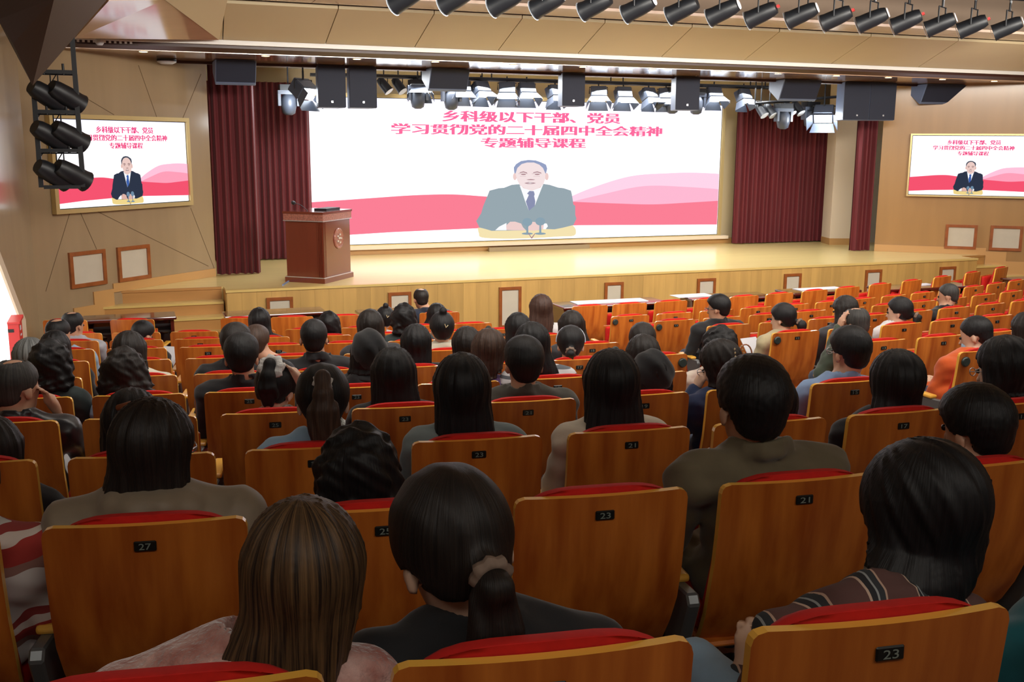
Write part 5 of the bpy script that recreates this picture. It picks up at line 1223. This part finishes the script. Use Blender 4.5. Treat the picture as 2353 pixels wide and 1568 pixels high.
 (2, 0, -1, 166, 718, 'bald', HB, 'shirt', 'lightgrey', dict(male=True, label='person in white shirt with thinning black hair near the left wall', look=(-26, 10, 0), build=1.1)),
 (2, 0, 0, 326, 741, 'short', HB, 'shirt', 'charcoal', dict(male=True, label='person with flat black hair, third row from the stage, left', look=(-26, 22, 0), hoff=.3)),
 (2, 0, 2, 595, 711, 'long', HB, 'blouse', 'black', dict(hl=.20, label='person with long black hair before the second desk from the left')),
 (2, 0, 3, 755, 719, 'curly', HB, 'blouse', 'black', dict(hl=.10, label='person with round black curly hair, right of the lectern desk', curl=.6)),
 (1, 0, 4, 885, 707, 'bun', HB, 'blouse', 'white', dict(label='person with small spiky bun and pale collar, second row from the stage', extra=('smallclip',))),
 (1, 0, 5, 1003, 700, 'bob', HB, 'blouse', 'black', dict(hl=.12, label='person with black hair directly behind the person in the front row')),
 (0, 0, 6, 967, 664, 'bald', HD, 'jacket', 'darknavy', dict(male=True, label='person with thinning crown in dark navy jacket, alone in the front row', look=(8, 10, 0), hoff=.30, build=1.15)),
]
taken = {(p[0], p[1], p[2]) for p in PEOPLE}|{(5, 1, 2)}
# ---- chairs
for k in range(11):
    for c in range(-1, 7):
        if k == 0: continue
        P, a = seatpos(k, c, 0)
        xl_ = pj(P+[0, 0, .95])[0]
        if xl_ > 2750 and (k, 0, c) not in taken: continue
        chair(k, c, 0, P, a, 27-2*c, (k, 0, c) in taken, lamp=(1 if c == 6 else None), left_end=(c == -1))
    for c in range(0, 16):
        if k == 0: continue
        P, a = seatpos(k, c, 1)
        x_ = pj(P+[0, 0, .95])[0]
        if x_ > 2440: continue
        num = 13-2*c if c <= 6 else 2*(c-6)
        chair(k, c, 1, P, a, num, (k, 1, c) in taken, lamp=(-1 if c == 0 else None), left_end=(c == 0))
# front row: pairs spaced wider apart
def onarc0(x):
    P0, a0 = seatpos(0, 0, 0)
    r = ray(x, 0); best = None
    C = np.array([XC, CYC]); o = O3[:2]-C; R = RK(0)
    # ray through photo column x at the height of the seat top
    y = 700.0
    for _ in range(12):
        r = ray(x, y); A_ = r[:2]@r[:2]; B_ = 2*o@r[:2]; t = (-B_-math.sqrt(B_*B_-4*A_*(o@o-R*R)))/(2*A_); W = O3+r*t
        y = pj((W[0], W[1], ZF[0]+.95))[1]
    al = math.atan2(W[0]-XC, CYC-W[1]); return np.array([W[0], W[1], ZF[0]]), al
F0 = [(147, 'leftmost'), (302, 'second from the left'), (556, 'third from the left'), (671, 'fourth from the left'), (790, 'fifth from the left'), (902, 'sixth from the left'), (1011, 'behind the person in dark navy'), (1358, 'first right of the aisle'), (1450, 'second right of the aisle'), (1545, 'third right of the aisle'), (1634, 'fourth right of the aisle'), (1713, 'fifth right of the aisle'), (1795, 'sixth right of the aisle'), (1876, 'seventh right of the aisle'), (1952, 'eighth right of the aisle'), (2027, 'ninth right of the aisle'), (2100, 'tenth right of the aisle'), (2170, 'eleventh right of the aisle'), (2240, 'twelfth right of the aisle'), (2306, 'thirteenth right of the aisle')]
for i, (x, lb) in enumerate(F0):
    P, a = onarc0(x)
    chair(0, i, 0 if i < 7 else 1, P, a, 1, x == 1011, label='orange wood-backed red front row seat without number plate, '+lb, left_end=i in (0, 2, 7))
# ---- people
_sp0 = seatpos
for (k, blk, c, px, py, hair, hm, top, tm, op) in PEOPLE:
    if k == 0:
        P, a = onarc0(1011); seatpos = lambda *q, P=P, a=a: (P, a)
    else: seatpos = _sp0
    person(k, blk, c, px, py, hair, hm, top, tm, **op)

# ------------------------------------------------------------------ small belongings
seatpos = _sp0
P, a = seatpos(5, 2, 1)
B_ = Field(.012); B_.ell((0, .26, .60), (.13, .08, .14), .03); B_.ell((.0, .22, .80), (.085, .07, .20), .04)
B_.func(lambda X, D: np.maximum(D+.008*np.sin(X[2]*40+X[0]*30)*np.sin(X[0]*45+X[1]*20), .467-X[2]))
q = thing('cloth_bag', 'cream crumpled cloth bag propped on a seat, right of the orange hoodie', 'bag', P, a); q.location = tuple(P); inst('bag_body', B_.mesh('bag_body', CL['cream']), q)
m_ = MB(); m_.tube([(-.05, .24, .93), (-.04, .24, 1.03), (.04, .24, 1.03), (.05, .24, .93)], .009, 8); m_.build('bag_handle', CL['cream'], q)
def sheet(k, c, blk, loc, rot, sz, label):
    P, a = seatpos(k, c, blk); q = thing('paper_sheet', label, 'paper', P, a)
    m_ = MB(); m_.box((-sz[0]/2, -sz[1]/2, 0), (sz[0]/2, sz[1]/2, .004)); m_.build('page', PAPER, q, loc, rot)
    m_ = MB(); m_.box((-sz[0]/2, -sz[1]/2, 0), (sz[0]/2, sz[1]/2, .004)); m_.build('page', PAPER, q, (loc[0]+.01, loc[1]+.01, loc[2]-.012), rot)
sheet(7, -1, 0, (.12, .52, .66), (.5, 0, -.2), (.26, .30), 'white sheet on the lap of the person in black leather')
sheet(4, 0, 1, (-.12, .50, .70), (.9, 0, .2), (.2, .26), 'white paper held by the person in the khaki jacket')
sheet(2, 0, 0, (.18, .52, .68), (.6, 0, -.3), (.2, .28), 'pale sheets held by the flat-haired person near the left desk')
P, a = seatpos(4, -1, 1)
P, a = seatpos(4, 0, 1)
q = thing('handbag', 'grey handbag with brown loop handle on the lap beside the khaki jacket', 'bag', P, a)
m_ = MB(); m_.box((-.40, .34, .48), (-.16, .46, .66)); me_ = bevel_mesh(m_.mesh('bag_body', CL['lightgrey']), .03, 3); inst('bag_body', me_, q)
m_ = MB(); m_.tube([(-.36+.08-.08*math.cos(u), .40, .66+.12*math.sin(u)) for u in np.linspace(0, math.pi, 12)], .007, 6); m_.build('bag_handle', FRAMEW, q)
